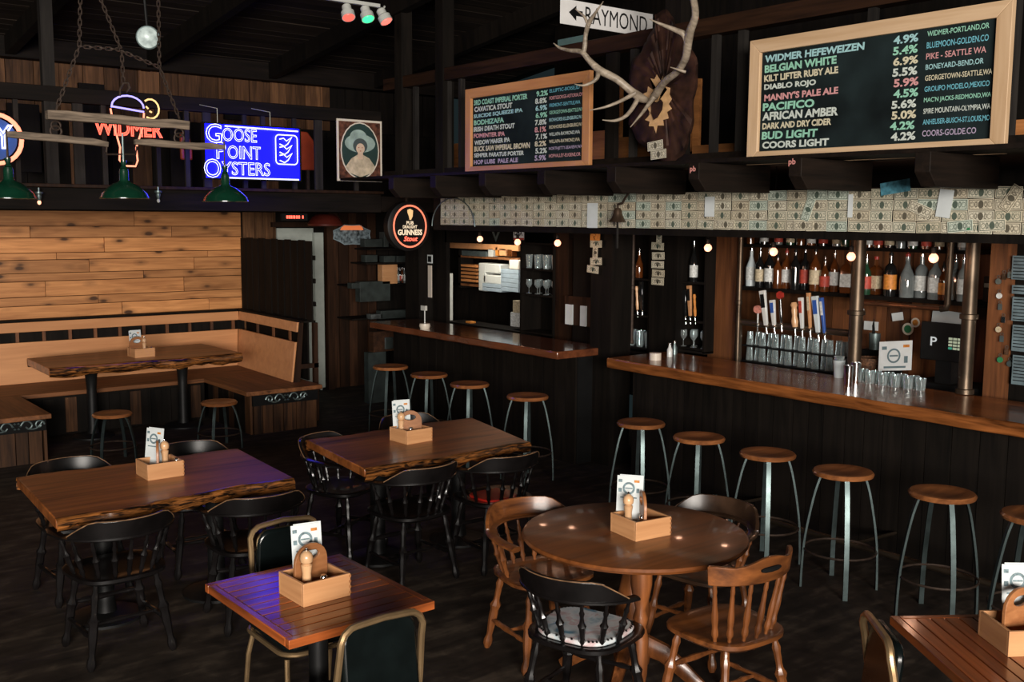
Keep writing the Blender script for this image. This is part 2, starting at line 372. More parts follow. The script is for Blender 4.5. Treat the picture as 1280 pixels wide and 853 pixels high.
# roof: boards parallel to X on a gentle slope, rafters under them
def roofz(y): return 4.10+(12.4-y)*.12
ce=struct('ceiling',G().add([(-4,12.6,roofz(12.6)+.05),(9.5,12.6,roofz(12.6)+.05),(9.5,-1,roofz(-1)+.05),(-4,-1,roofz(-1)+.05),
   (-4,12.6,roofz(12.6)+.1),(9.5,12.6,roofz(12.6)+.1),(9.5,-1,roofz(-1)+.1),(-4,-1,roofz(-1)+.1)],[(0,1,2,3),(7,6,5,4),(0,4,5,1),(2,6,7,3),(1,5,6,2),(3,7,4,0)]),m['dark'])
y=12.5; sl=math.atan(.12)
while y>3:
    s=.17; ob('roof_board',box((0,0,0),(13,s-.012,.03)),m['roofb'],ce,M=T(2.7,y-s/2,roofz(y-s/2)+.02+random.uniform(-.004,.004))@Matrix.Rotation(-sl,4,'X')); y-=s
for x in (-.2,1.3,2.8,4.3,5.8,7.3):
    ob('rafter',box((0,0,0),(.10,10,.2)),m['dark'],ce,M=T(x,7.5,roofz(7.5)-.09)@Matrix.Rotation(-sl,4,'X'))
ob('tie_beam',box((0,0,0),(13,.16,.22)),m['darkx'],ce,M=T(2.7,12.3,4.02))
# loft over the booth: deck, fascia, rail
YF=9.6
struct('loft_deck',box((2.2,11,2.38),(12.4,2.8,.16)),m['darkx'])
lf=thing('loft_railing','dark timber loft railing with grey posts above the plank booth wall','railing',(0,YF,0))
ob('fascia_board',box((0,0,0),(9.4,.06,.19)),m['darkx'],lf,loc=(1.05,-.0,2.385),bevel=.004)
ob('ledge',box((0,0,0),(9.4,.12,.03)),m['brown'],lf,loc=(1.05,-.03,2.495),bevel=.004)
ob('rail',box((0,0,0),(9.0,.09,.13)),m['darkx'],lf,loc=(1.25,0,3.27),bevel=.004)
for px,wd in ((22,.045),(99,.10),(131,.05),(198,.045),(234,.05),(259,.09),(306,.05),(329,.05),(368,.05),(398,.10),(445,.05)):
    p=at(px,200,'Y',YF); ob('baluster',box((0,0,0),(wd*.85,.03,.72)),m['grey'],lf,loc=(p.x,0,2.86))
p=at(62,150,'Y',YF); ob('post',box((0,0,0),(.10,.08,1.72)),m['grey'],lf,loc=(p.x,0,3.36))
# far wall of the loft, upright barn boards
wl=struct('wall_loft',box((2.2,12.5,3.3),(12.4,.08,1.7)),m['dark'])
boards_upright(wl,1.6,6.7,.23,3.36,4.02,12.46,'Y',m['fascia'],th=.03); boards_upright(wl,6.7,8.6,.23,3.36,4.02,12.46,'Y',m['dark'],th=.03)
for k in range(30): ob('board',box((0,0,0),(.225,.025,.88)),m['fascia'] if k%7 in (1,4) and k<20 else m['dark'],wl,loc=(1.7+.23*k,12.44,2.90))  # lower boards mostly near-black: dimness below the rail put into their colour
# corner posts
for px,wd in ((494,.13),(545,.13)):
    p=at(px,120,'X',5.75); o=struct('trim_1' if px<500 else 'trim_2',box((0,0,0),(wd,wd,1.95)),m['dark'],loc=(p.x+.1,p.y,3.42))
# loft over the bar: deck, joist tails, rail
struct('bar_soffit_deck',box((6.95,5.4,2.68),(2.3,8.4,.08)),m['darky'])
jt=thing('joist_tails','row of dark chamfered joist tails jutting out above the dollar bill band','beam',(0,0,0))
JP=(485,537,598,671,758,860,985,1142,1290)
for i,px in enumerate(JP):
    yj=at(px,205,'X',5.1).y
    prof=[(5.10,2.50),(5.17,2.425),(5.82,2.425),(5.82,2.605),(5.10,2.605)]
    ob('joist',G().prism(prof,-.045,.045,Matrix(((1,0,0,0),(0,0,-1,0),(0,1,0,0),(0,0,0,1)))),m['darky'],jt,loc=(0,yj-.05,0),bevel=.004)
ob('top_board',box((0,0,0),(.6,7.4,.025)),m['darky'],jt,loc=(5.50,5.75,2.62))
br=thing('bar_railing','dark brown timber railing with thin balusters behind the beer chalkboards','railing',(5.86,0,0))
ob('handrail',box((0,0,0),(.12,7.9,.12)),m['browny'],br,loc=(0,5.65,3.61),bevel=.005)
for px,wd in ((505,.04),(520,.04),(560,.06),(577,.04),(765,.11),(792,.05),(838,.05),(893,.05),(926,.055),(1086,.05),(1262,.05)):
    p=at(px,150,'X',5.86); ob('baluster',box((0,0,0),(.05,wd,.9)),m['grey'] if wd<.1 else m['dark'],br,loc=(0,p.y,3.11))
ob('post',box((0,0,0),(.14,.16,2.0)),m['dark'],br,loc=(.06,at(842,30,'X',5.86).y,3.72))
lo=thing('loft_timber_stack','orange timber planks and stand stored behind the bar railing','timber',(0,0,0))
for (x0,x1,y0,y1,X,mt) in ((560,760,172,205,6.5,'orange'),(772,838,170,196,6.5,'orange'),(868,945,180,206,6.5,'orange'),(1255,1300,150,190,6.5,'orange')):
    c,a,b=rect_at(x0,x1,y0,y1,'X',X); ob('plank',box((0,0,0),(.06,a,c.z+b/2-2.72)),m[mt],lo,loc=(X,c.y,(c.z+b/2+2.72)/2))
for (x0,x1,y0,y1) in ((777,785,105,190),(866,873,112,190),(876,883,100,190),(898,902,120,190),(1269,1275,90,190)):
    c,a,b=rect_at(x0,x1,y0,y1,'X',6.7); ob('stick',box((0,0,0),(.04,a,b)),m['orange'],lo,loc=(6.62,c.y,c.z))
struct('wall_loft_right',box((8.1,5,3.6),(.08,9,1.9)),m['dark'])

# ---------------- band of dollar bills ----------------
XS=5.82
bp=thing('dollar_bill_band','long band of dollar bills pasted four rows high above the bar','banner',(XS,0,0))
ob('backing_board',box((0,0,0),(.05,6.55,.30)),m['darky'],bp,loc=(.03,5.42,2.30))
ob('edge_strip',box((0,0,0),(.06,6.55,.05)),m['dark'],bp,loc=(.03,5.42,2.145))
billme=meshof('bill',G().box((0,0,0),(.153,.064,.0015)))
billme.materials.append(m['bill'])
ytop=8.56; ncol=36
pitch=.1565; y=ytop; col=0
while y>2.7 and col<40:
    for r in range(4):
        z=2.172+.0335+r*.0675
        M=T(0,0,0); o=ob('bill',billme,None,bp)
        yo=y-pitch/2+random.uniform(-.003,.003)
        o.matrix_local=frX((-.002-random.uniform(0,.001),yo,z))@RZ(R(random.uniform(-1.6,1.6)))
    y-=pitch*(1.0 if col%2 else 1.03); col+=1
LB=[((1119,234),8,.165,'blue banknote pinned over the top edge of the bill band','b'),((1150,262),-22,.156,'dollar bill tilted upward across the middle of the bill band',''),
 ((1010,262),70,.156,'crumpled dollar bill pinned upright near the middle of the bill band',''),((1200,283),6,.156,'loose dollar bill with a green tab at the lower edge of the band','g'),
 ((907,281),0,.156,'pale dollar bill overlapping the lower edge above the left taps',''),((1004,282),1,.156,'pale dollar bill overlapping the lower edge above the bottles',''),
 ((1240,282),4,.156,'dollar bill hanging slightly askew at the right end of the band',''),((1264,248),58,.156,'dollar bill pinned steeply at the far right of the band','')]
for (q,an,wd,lb,kd) in LB:
    p=at(q[0],q[1],'X',XS-.012); o=ob('dollar_bill',billme,None); tag(o,lb,'banknote')
    o.matrix_local=frX(p)@RZ(R(an))
    if kd=='b': o.data=meshof('bill',G().box((0,0,0),(.20,.075,.0015))); o.data.materials.append(plain('blue_banknote',(.10,.32,.42),.6,var=.6,nscale=30))
    if kd=='g': ob('tab',box((.05,-.02,.001),(.02,.012,.001)),m['greenp'],o)
for (x0,x1,y0,y1,an,lb) in ((734,747,254,285,0,'white paper strip hanging left of the bell'),(881,893,246,271,0,'white paper strip in the bill band above the hanging bulb'),(1060,1066,243,272,0,'narrow pinkish slip in the bill band'),(1172,1190,237,272,-8,'white paper slip tilted in the bill band at right')):
    c,a,b=rect_at(x0,x1,y0,y1,'X',XS-.014); o=ob('paper_slip',box((0,0,0),(a,b,.0015)),m['white'],M=frX(c)@RZ(R(an))); tag(o,lb,'paper')

p_=at(566,283,'X',XS-.03); tag(ob('wire_arch',G().tube([(x,y,0) for x,y in arc(0,0,.36,.27,0,180,16)],.006,6),m['steel'],M=frX(p_)),'pale wire arch hung over the left end of the dollar bill band','wire arch')
# ---------------- chalkboard menus ----------------
WH=(.60,.66,.60); GR=(.30,.62,.46); BL=(.16,.48,.58); PK=(.66,.32,.32); CRM=(.66,.60,.42); LB_=(.35,.60,.62); PU=(.45,.36,.5)
def chalkboard(nm,label,corners,rows,cols,fr,X):
    (x0,x1)=corners[0]; yT,yB=corners[1]
    yl=x0; yr=x1; W=yl-yr; H=yT-yB; cy=(yl+yr)/2; cz=(yT+yB)/2
    b=thing(nm,label,'chalkboard',M=frX((X,cy,cz)))
    fw_=.085
    ob('slate',box((0,0,.005),(W-fw_,H-fw_,.02)),m['chalk'],b)
    for sgn,ln,hor in ((1,W,1),(-1,W,1),(1,H,0),(-1,H,0)):
        a=ln/2
        poly=[(-a,0),(a,0),(a-fw_,-fw_),(-a+fw_,-fw_)]
        g=G().prism(poly[::-1],0,.04)
        if hor: M=T(0,sgn*H/2,0)@RZ(0 if sgn>0 else PI)
        else: M=T(sgn*W/2,0,0)@RZ(-PI/2 if sgn>0 else PI/2)
        ob('frame_board',g,fr,b,M=M,bevel=.003)
    iw=W-2*fw_; ih=H-2*fw_; n=len(rows); rh=ih/(n+.35)
    for i,(a,pc,c,ca,cb,hs,wf) in enumerate(rows):
        yy=ih/2-rh*(i+.72); 
        lw=iw*wf; o=ob('lettering',textmesh(a,lw*1.02,rh*min(.86,hs*1.12),bold=.040,skew=random.uniform(-.04,.06)),chalkcol(ca),b,loc=(-iw/2+.02+lw/2+random.uniform(0,.015),yy,.017))
        o.rotation_euler.z=R(random.uniform(-.6,.6))
        ob('lettering',textmesh(pc,iw*.10,rh*.78,bold=.035),chalkcol(ca),b,loc=(iw*cols[0]+random.uniform(-.01,.01)-iw/2,yy+.004,.017))
        l2=iw*(.99-cols[1])*min(1,.45+len(c)*.026); ob('lettering',textmesh(c,l2,rh*.56,bold=.012),chalkcol(cb),b,loc=(-iw/2+iw*cols[1]+l2/2,yy+.012,.017))
    return b
bigrows=[('WIDMER HEFEWEIZEN','4.9%','WIDMER-PORTLAND,OR',LB_,GR,.66,.46),('BELGIAN WHITE','5.4%','BLUEMOON-GOLDEN.CO',GR,BL,.72,.34),
 ('KILT LIFTER RUBY ALE','6.9%','PIKE - SEATTLE WA',CRM,PK,.62,.35),('DIABLO ROJO','5.5%','BONEYARD-BEND,OR',WH,LB_,.66,.25),
 ("MANNY'S PALE ALE",'5.9%','GEORGETOWN-SEATTLE,WA',PK,CRM,.64,.35),('PACIFICO','4.5%','GROUPO MODELO,MEXICO',GR,BL,.74,.25),
 ('AFRICAN AMBER','5.6%',"MAC'N JACKS-REDMOND,WA",WH,GR,.80,.36),('DARK AND DRY CIDER','5.0%','SPIRE MOUNTAIN-OLYMPIA,WA',CRM,WH,.60,.33),
 ('BUD LIGHT','4.2%','ANHEUSER-BUSCH-ST.LOUIS,MO',GR,BL,.74,.27),('COORS LIGHT','4.2%','COORS-GOLDE.CO',WH,PU,.66,.32)]
chalkboard('beer_chalkboard','large pale-framed chalkboard beer menu at the right above the bar',((4.575,2.835),(3.41,2.605)),bigrows,(.66,.74),m['frame2'],5.60)
smrows=[('3RD COAST IMPERIAL PORTER','9.2%','ELLIPTIC-BOISE,ID',GR,BL,.72,.50),('CAVATICA STOUT','8.8%','FORTGEORGE-ASTORIA,OR',WH,PK,.70,.36),
 ('SUICIDE SQUEEZE IPA','6.9%','FREMONT-SEATTLE,WA',LB_,BL,.60,.46),('BODHIZAFA','6.9%','GEORGETOWN-SEATTLE,WA',GR,GR,.70,.29),
 ('IRISH DEATH STOUT','7.8%','IRONHORSE-ELLENSBURG,WA',WH,LB_,.66,.39),('FOMENTER IPA','8.1%','IRONHORSE-ELLENSBURG,WA',PK,CRM,.60,.30),
 ('WIDOW MAKER IPA','7.1%','WILLAPA-RAYMOND,WA',WH,WH,.62,.34),('BUCK SAW IMPERIAL BROWN','8.2%','WILLAPA-RAYMOND,WA',CRM,CRM,.72,.52),
 ('SEMPER PARATUS PORTER','5.2%','NORTHJETTY-SEAVIEW,WA',WH,PU,.58,.47),('HOP LUBE  PALE ALE','5.9%','HOPVALLEY-EUGENE,OR',PU,PK,.60,.42)]
chalkboard('beer_chalkboard','smaller honey-framed chalkboard beer menu left of the antlers',((7.79,6.13),(3.385,2.615)),smrows,(.645,.715),m['frame1'],5.60)

# street signs
sg=thing('street_sign','white street sign reading RAYMOND with a black left arrow','sign',M=frY((6.20,6.62,3.915)))
ob('plate',box((0,0,0),(1.06,.20,.006)),plain('white_sign_paint',(.80,.78,.76),.4,var=.05),sg,bevel=.002)
ob('lettering',textmesh('RAYMOND',.72,.135),m['black'],sg,loc=(.10,0,.005))
ob('arrow',G().prism([(-.44,0),(-.36,.06),(-.36,.022),(-.29,.022),(-.29,-.022),(-.36,-.022),(-.36,-.06)][::-1],.003,.005),m['black'],sg)
s2=thing('street_sign','dim teal street blade hanging below the white street sign','sign',M=frX((6.0,6.86,3.70)))
ob('plate',box((0,0,0),(.34,.14,.006)),m['teal'],s2); ob('bracket',G().tube([(0,.05,-.01),(0,.05,-.16)],.008,6),m['iron'],s2)

# ---------------- antler mount ----------------
am=thing('antler_mount','large elk antlers mounted on a dark burl slab between the chalkboards','antlers',(5.55,5.55,3.2))
def onX(px,py,X): return at(px,py,'X',X)-Vector((5.55,5.55,3.2))
bo=[(808,52),(818,30),(820,16),(836,14),(842,25),(851,42),(868,66),(873,95),(868,125),(866,160),(856,190),(838,206),(822,200),(806,186),(792,168),(786,150),(792,130),(787,105),(789,80),(800,65)]
rb=random.Random(5); bo2=[]
bs_=smooth([(x,y) for x,y in bo+bo[:1]],4)[:-1]; n=len(bs_); g=G(); vs=[];fs=[]
for k,(kk,X) in enumerate(((1,5.67),(1.0,5.60),(.93,5.565),(.75,5.56),(.5,5.565),(.25,5.565))):
    for i,(x,y) in enumerate(bs_):
        j=rb.uniform(-.012,.012) if 0<k else 0; w_=1+.02*math.sin(i*1.3) if k<3 else 1
        vs.append(onX(830+(x-830)*kk*w_,110+(y-110)*kk*w_,X+j))
vs.append(onX(830,110,5.565))
for k in range(5):
    for i in range(n): i2=(i+1)%n; fs.append((k*n+i,k*n+i2,(k+1)*n+i2,(k+1)*n+i))
fs+=[(5*n+i,5*n+(i+1)%n,6*n) for i in range(n)]+[tuple(range(n-1,-1,-1))]; g.add(vs,fs)
ob('burl_slab',g,m['burl'],am)
# spiky tan plate with dark heart
sp=[(821,93),(826,101),(829,95),(825,107),(822,114),(826,122),(834,112),(831,108),(838,110),(837,118),(840,124),(836,130),(840,136),(834,140),(836,148),(829,150),(830,157),(822,157),(820,167),(817,158),(811,158),(812,152),(806,150),(810,146),(812,140),(808,133),(808,122),(803,118),(809,115),(810,108),(816,112),(819,108),(813,98),(818,99)]
P0=onX(821,130,5.545)
fr_=[onX(x,y,5.545) for x,y in sp]; bk_=[onX(x,y,5.575) for x,y in sp]; nn=len(sp)
g=G().add(fr_+bk_+[P0],[(i,(i+1)%nn,2*nn) for i in range(nn)]+[(i,nn+i,nn+(i+1)%nn,(i+1)%nn) for i in range(nn)]); ob('skull_plate',g,m['tan'],am)
hp=[(821,128),(826,124),(829,128),(828,137),(822,147),(817,150),(814,142),(814,132),(817,126)]
g=G().add([onX(x,y,5.53) for x,y in hp]+[onX(x,y,5.56) for x,y in hp],[tuple(range(9))]+[(i,9+i,9+(i+1)%9,(i+1)%9) for i in range(9)]); ob('dark_heart',g,m['burl'],am)
def antler(pl):
    g=G()
    for path in pl:
        q=smooth([(x,y,X,r) for x,y,X,r in path]); g.tube([onX(a[0],a[1],a[2]) for a in q],[max(.003,a[3]) for a in q],10)
    return g
Lm=[[(810,126,5.52,.020),(800,122,5.45,.034),(788,113,5.36,.028),(771,99,5.28,.027),(750,88,5.2,.028),(737,76,5.16,.022),(727,65,5.12,.019),(712,63,5.1,.014),(700,60,5.08,.010),(692,54,5.06,.003)],
 [(729,68,5.13,.018),(731,57,5.13,.018),(732,44,5.13,.016),(736,29,5.12,.018),(743,18,5.11,.011),(754,2,5.1,.003)],
 [(736,33,5.12,.013),(731,22,5.10,.010),(726,17,5.09,.007),(719,11,5.08,.003)],
 [(748,90,5.2,.020),(746,98,5.17,.015),(738,104,5.14,.011),(728,107,5.1,.008),(718,105,5.06,.003)],
 [(794,116,5.38,.018),(786,121,5.34,.015),(772,128,5.26,.012),(756,134,5.18,.009),(737,138,5.1,.003)],
 [(797,124,5.42,.018),(790,136,5.36,.016),(781,146,5.28,.013),(768,151,5.2,.010),(753,150,5.12,.003)]]
Rm=[[(813,126,5.52,.020),(819,119,5.47,.030),(830,103,5.40,.026),(847,89,5.34,.024),(857,72,5.28,.026),(860,52,5.22,.030),(863,38,5.17,.028),(869,20,5.12,.024),(867,0,5.06,.022),(860,-25,5.0,.018)],
 [(860,54,5.22,.026),(855,43,5.19,.022),(843,37,5.15,.016),(828,31,5.1,.011),(812,24,5.04,.003)],
 [(857,90,5.33,.010),(850,88,5.30,.009),(838,84,5.26,.003)],
 [(818,121,5.46,.020),(811,130,5.42,.015),(803,141,5.36,.011),(788,159,5.26,.003)]]
ob('antler',antler(Lm),m['antler'],am); ob('antler',antler(Rm),m['antler'],am)
for i,(x,y,lb) in enumerate(((819,182,'upper green-white dollar bill pinned to the burl slab'),(823,193,'lower green-white dollar bill pinned to the burl slab'))):
    o=ob('dollar_bill',billme,None,M=frX(at(x,y,'X',5.545))@RZ(R(4 if i else 6))); tag(o,lb,'banknote')
# orange lamp body by the post
ld=thing('orange_loft_lantern','small orange lantern beside the post above the antlers','lantern',at(860,22,'X',6.1))
ob('housing',G().lathe([(.07,-.07),(.085,-.03),(.08,.05),(.04,.09),(0,.10)],16),m['orangep'],ld); ob('window',box((-.07,0,0),(.03,.06,.06)),m['matteb'],ld); ob('bracket',G().tube([(0,0,-.06),(-.02,0,-.17)],.008,6),m['iron'],ld)

# ---------------- neon and hanging signs over the booth ----------------
c,a,b=rect_at(255,373,158,224,'Y',9.15)
gs=thing('neon_sign','blue neon sign reading GOOSE POINT OYSTERS hanging from the loft rail','neon sign',M=frY(c))
ob('panel',box((0,0,0),(a,b,.05)),m['nblue'],gs,bevel=.004)
ob('frame',G().ring([(-a/2-.012,-b/2-.012),(a/2+.012,-b/2-.012),(a/2+.012,b/2+.012),(-a/2-.012,b/2+.012)],[(-a/2,-b/2),(a/2,-b/2),(a/2,b/2),(-a/2,b/2)],-.03,.035),m['matteb'],gs)
for tx,wd,hh,xx,yy in (('G',.15,.17,-.385,.155),('OOSE',.33,.12,-.14,.15),('P',.09,.15,-.32,.005),('OINT',.32,.12,-.10,-.005),('O',.16,.17,-.405,-.155),('YSTERS',.47,.12,-.085,-.15)):
    ob('neon_lettering',textmesh(tx,wd,hh,outline=.015),m['nwhite'],gs,loc=(xx,yy,.045))
g=G()
for (x0,y0,x1,y1) in ((-.28,.225,.44,.215),(-.26,-.235,.44,-.235)): ob('neon_line',G().tube([(x0,y0,.045),(x1,y1,.045)],.006,6),m['nwhite'],gs)
def rrect(w,h,r,n=4):
    o=[]
    for cx,cy,a0 in ((w/2-r,h/2-r,0),(-w/2+r,h/2-r,90),(-w/2+r,-h/2+r,180),(w/2-r,-h/2+r,270)): o+=arc(cx,cy,r,r,a0,a0+90,n)
    return o
g=G().tube([(x+.32,y+.04,.045) for x,y in rrect(.22,.27,.035)],.005,6,closed=True)
for k in range(3): g.tube([(.25+x*.14,.12-k*.075+yy*.05,.045) for x,yy in ((0,.3),(.3,.5),(.5,0),(.9,.8),(.6,-.5),(.35,-1),(0,-.6))],.005,6)
ob('neon_emblem',g,m['nwhite'],gs)
g=G(); 
for x in (.18,-.33): ob('hanging_wire',G().tube([(x,b/2,0),(x,b/2+.14,0),(x,3.27-c.z,-.42)],.003,5),m['offw'],gs)
# beer-glass neon
c,a,b=rect_at(117,203,121,205,'Y',9.45)
ns=thing('neon_sign','red and violet neon beer glass sign reading WIDMER behind the yoke','neon sign',M=frY(c))
ob('neon_lettering',textmesh('WIDMER',a,.135,outline=.034),m['nred'],ns,loc=(0,.015,.01))
ob('foam_tube',G().tube([(x,y+.20,0) for x,y in arc(0,0,.14,.10,0,180,10)]+[(-.14,.19,0)],.008,6).tube([(-.14,.2,0),(.14,.17,0)],.008,6),m['nviol'],ns)
ob('glass_tube',G().tube([(-.15,.18,0),(-.13,.05,0),(-.08,-.15,0),(-.09,-.26,0),(-.05,-.31,0),(.05,-.31,0),(.07,-.26,0),(.06,-.15,0),(.13,.05,0),(.14,.16,0)],.008,6),m['nred2'],ns)
ob('lemon_tube',G().tube([(x,y,0) for x,y in arc(.20,.20,.075,.085,-120,130,10)],.008,6).tube([(.16,.22,0),(.18,.2,0)],.008,5).tube([(.19,.18,0),(.21,.17,0)],.008,5),m['nyel'],ns)
ob('glass_backing',G().prism([(-.07,-.27),(.07,-.27),(.12,.06),(-.12,.06)],-.03,-.02),m['matteb'],ns)
# round neon, cut by the frame
c,a,b=rect_at(-32,20,147,200,'Y',9.45)
nr=thing('neon_sign','round red neon ring sign with blue letter at the left edge','neon sign',M=frY(c))
ob('ring_tube',G().tube([(x,y,0) for x,y in arc(0,0,.20,.20,0,345,24)],.018,8,closed=True),m['nred2'],nr)
ob('panel',G().lathe([(.17,-.03),(.17,-.02),(0,-.02)],24),m['blue'],nr); ob('letter',textmesh('Y',.16,.20,outline=.03),m['nwhite'],nr,loc=(.06,.02,0))
# red LED message bar & dim red lamp under the loft
c,a,b=rect_at(356,381,269,274,'Y',9.7)
le=thing('led_message_bar','small black bar of red glowing letters under the loft edge','sign',M=frY(c)); ob('housing',box((0,0,-.02),(a*1.3,.07,.03)),m['matteb'],le); [ob('led_segment',box((0,0,0),(w_,.03,.004)),m['nred'],le,loc=(x_,0,.002)) for x_,w_ in ((-.085,.016),(-.062,.016),(-.038,.018),(-.008,.022),(.022,.016),(.046,.016),(.088,.014))]
c,a,b=rect_at(380,432,242,284,'Y',10.6)
hl=tag(ob('red_lampshade',G().lathe([(.10,.13),(.15,.10),(.20,.02),(.195,.0),(.0,.0)],20),plain('dim_red_enamel',(.07,.010,.006),.4),loc=(c.x,c.y,2.14)),'dim red-orange dome lampshade under the loft beside the door','lampshade')
# red furniture in the loft
for (x0,x1,y0,y1,lb) in ((372,396,165,213,'red-orange plastic seat shell behind the railing right of the blue sign'),(225,240,166,200,'red plastic shell stored behind the beer glass neon')):
    c,a,b=rect_at(x0,x1,y0,y1,'Y',10.3); g=G().prism([(-a/2,-b/2),(a/2,-b/2),(a/2,-b*.1),(a*.3,b*.3),(0,b/2),(-a/2,b/2)],-.02,.02)
    t=thing('plastic_chair',lb,'chair',M=frY(c)); ob('seat_shell',g,m['orangep'],t,bevel=.015); ob('leg',box((0,(2.46-c.z-b/2)/2,0),(.03,max(.02,c.z-b/2-2.46)+.01,.03)),m['iron'],t)
for (x0,x1,y0,y1) in ((100,132,105,233),(212,238,140,236),(280,305,125,150),(10,50,130,215)):
    c,a,b=rect_at(x0,x1,y0,y1,'Y',11.6); ob('darkening_panel',box((0,0,0),(a,.05,b)),m['dark'],wl,loc=c)  # near-black panels added behind the railing to darken the lower loft
# portrait poster
c,a,b=rect_at(421,477,150,227,'Y',9.50)
po=thing('portrait_poster','oval portrait poster of a lady in a pale wide hat at the loft corner','poster',M=frY(c))
ob('sheet',box((0,0,0),(a,b,.012)),m['cream'],po)
ob('brown_border',box((0,0,.007),(a*.92,b*.93,.003)),plain('brown_marbled_paper',(.10,.035,.02),.5,var=.8,nscale=25),po)
def disc(g,cx,cy,rx,ry,z,a0=0,a1=360,n=24): 
    return g.prism(arc(cx,cy,rx,ry,a0,a1,n)[:-1] if a1-a0==360 else arc(cx,cy,rx,ry,a0,a1,n),z,z+.001)
pp=plain
ob('oval_rim',disc(G(),0,0,a*.43,b*.46,.010),m['cream'],po); ob('oval_ground',disc(G(),0,0,a*.405,b*.44,.0115),pp('dark_green_print',(.02,.045,.04),.5),po)
ob('hat',disc(disc(G(),0,b*.12,a*.34,b*.15,.013),-.02,b*.22,a*.19,b*.12,.014),pp('pale_green_print',(.30,.40,.36),.6,var=.3),po)
ob('hair',disc(G(),0,b*.08,a*.16,b*.12,.0155),pp('dark_grey_print',(.06,.08,.08),.6),po)
ob('dress',G().prism([(-a*.33,-b*.27),(-a*.25,-b*.36),(0,-b*.43),(a*.25,-b*.36),(a*.33,-b*.25),(a*.2,-b*.12),(a*.05,-b*.06),(-a*.05,-b*.06),(-a*.2,-b*.13)],.0155,.0165),pp('cream_dress_print',(.55,.45,.32),.6,var=.3,nscale=20),po)
ob('neck',G().prism([(-.03,-b*.14),(.03,-b*.14),(.03,b*.0),(-.03,b*.0)],.0165,.0175),pp('skin_print',(.60,.44,.32),.6),po)
ob('face',disc(G(),0,b*.035,a*.095,b*.085,.018),pp('skin_print',(.62,.46,.34),.6),po)
g=G(); disc(g,-.02,b*.05,.007,.004,.0195,n=8); disc(g,.02,b*.05,.007,.004,.0195,n=8); disc(g,0,b*-.005,.011,.004,.0195,n=8); ob('eyes_and_mouth',g,m['red'],po)
# oval bar sign
c,a,b=rect_at(488,535,257,309,'Y',9.0)
gu=thing('oval_bar_sign','lit oval sign reading PUB DRAUGHT GUINNESS over the far bar end','sign',M=frY(c))
ob('housing',G().lathe([(.0,-.10),(.24,-.10),(.26,-.07),(.26,.0),(.235,.015),(.0,.015)],36).v and G().lathe([(.0,-.12),(.23,-.12),(.25,-.09),(.25,-.01),(.215,.005),(.0,.005)],36),m['black'],gu)
ob('face',disc(G(),0,0,.195,.21,.006),m['matteb'],gu)
ob('lit_rim',G().tube([(x,y,.012) for x,y in arc(0,0,.192,.208,0,350,35)],.009,6,closed=True),glow('orange_rim',(1,.22,.12),1.3),gu)
wm=glow('lit_cream_lettering',(1,.80,.55),.85)
ob('lettering',textmesh('PUB',.085,.035,bold=.03),wm,gu,loc=(0,.035,.012)); ob('lettering',textmesh('DRAUGHT',.17,.032,bold=.03),wm,gu,loc=(0,-.005,.012)); ob('lettering',textmesh('GUINNESS',.29,.058,bold=.04),wm,gu,loc=(0,-.06,.012))
ob('script_lettering',textmesh('Stout',.16,.05,bold=.02,skew=.3),m['nred'],gu,loc=(.01,-.125,.012))
ob('harp',G().prism([(-.03,.165),(.0,.175),(.035,.16),(.03,.10),(.01,.065),(-.005,.065),(-.012,.10),(-.03,.14)],.010,.014),glow('lit_gold_harp',(1,.62,.28),.8),gu)
ob('bracket',box((.0,.35,-.06),(.02,.28,.02)),m['iron'],gu)
# wall neon cluster at the far end
c,a,b=rect_at(417,461,281,306,'Y',12.06)
nc=thing('neon_cluster_sign','unlit scalloped tin beer sign with orange top by the door','sign',M=frY(c))
g=G(); pts=[]
for k in range(16):
    t=2*PI*k/16; rr=1+.13*(k%2); pts.append((math.cos(t)*a*.5*rr,math.sin(t)*b*.46*rr))
ob('plate',g.prism(pts,-.01,.01),plain('mottled_sign_print',(.16,.20,.22),.4,var=.95,nscale=28),nc,bevel=.004)
ob('rim_tube',G().tube([(x,y,.015) for x,y in pts],.007,6,closed=True),plain('pale_blue_tube',(.30,.38,.42),.3),nc)
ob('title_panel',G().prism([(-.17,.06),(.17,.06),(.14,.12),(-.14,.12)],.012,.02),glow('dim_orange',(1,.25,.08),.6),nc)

# ---------------- yoke chandelier ----------------
YY=8.0
def pY(x,y,Y=YY): return at(x,y,'Y',Y)
yk=thing('yoke_chandelier','weathered wooden ox yoke chandelier hanging on rusty chains over the booth','chandelier',pY(155,160))
O=pY(155,160)
def L(x,y,Y=YY): return at(x,y,'Y',Y)-O
def beam(a,b,h,d,n=6,taper=1,seed=1):
    rr=random.Random(seed); pts=[a.lerp(b,i/n)+Vector((0,0,rr.uniform(-.006,.006))) for i in range(n+1)]
    rd=[.5*(1+rr.uniform(-.05,.05))*(taper if i in(0,n) else 1) for i in range(n+1)]
    g=G(); g.tube(pts,[x*1.41 for x in rd],4,flat=(h,d),ref=(0,0,1)); return g
ob('top_beam',beam(L(58,143),L(235,157),.066,.08,8,1,3),m['drift'],yk,bevel=.006)
ob('lower_beam',beam(L(8,168),L(135,180),.050,.06,6,.8,5),m['drift'],yk,bevel=.006)
ob('lower_beam',beam(L(168,178),L(280,184),.052,.06,6,.7,6),m['drift'],yk,bevel=.006)
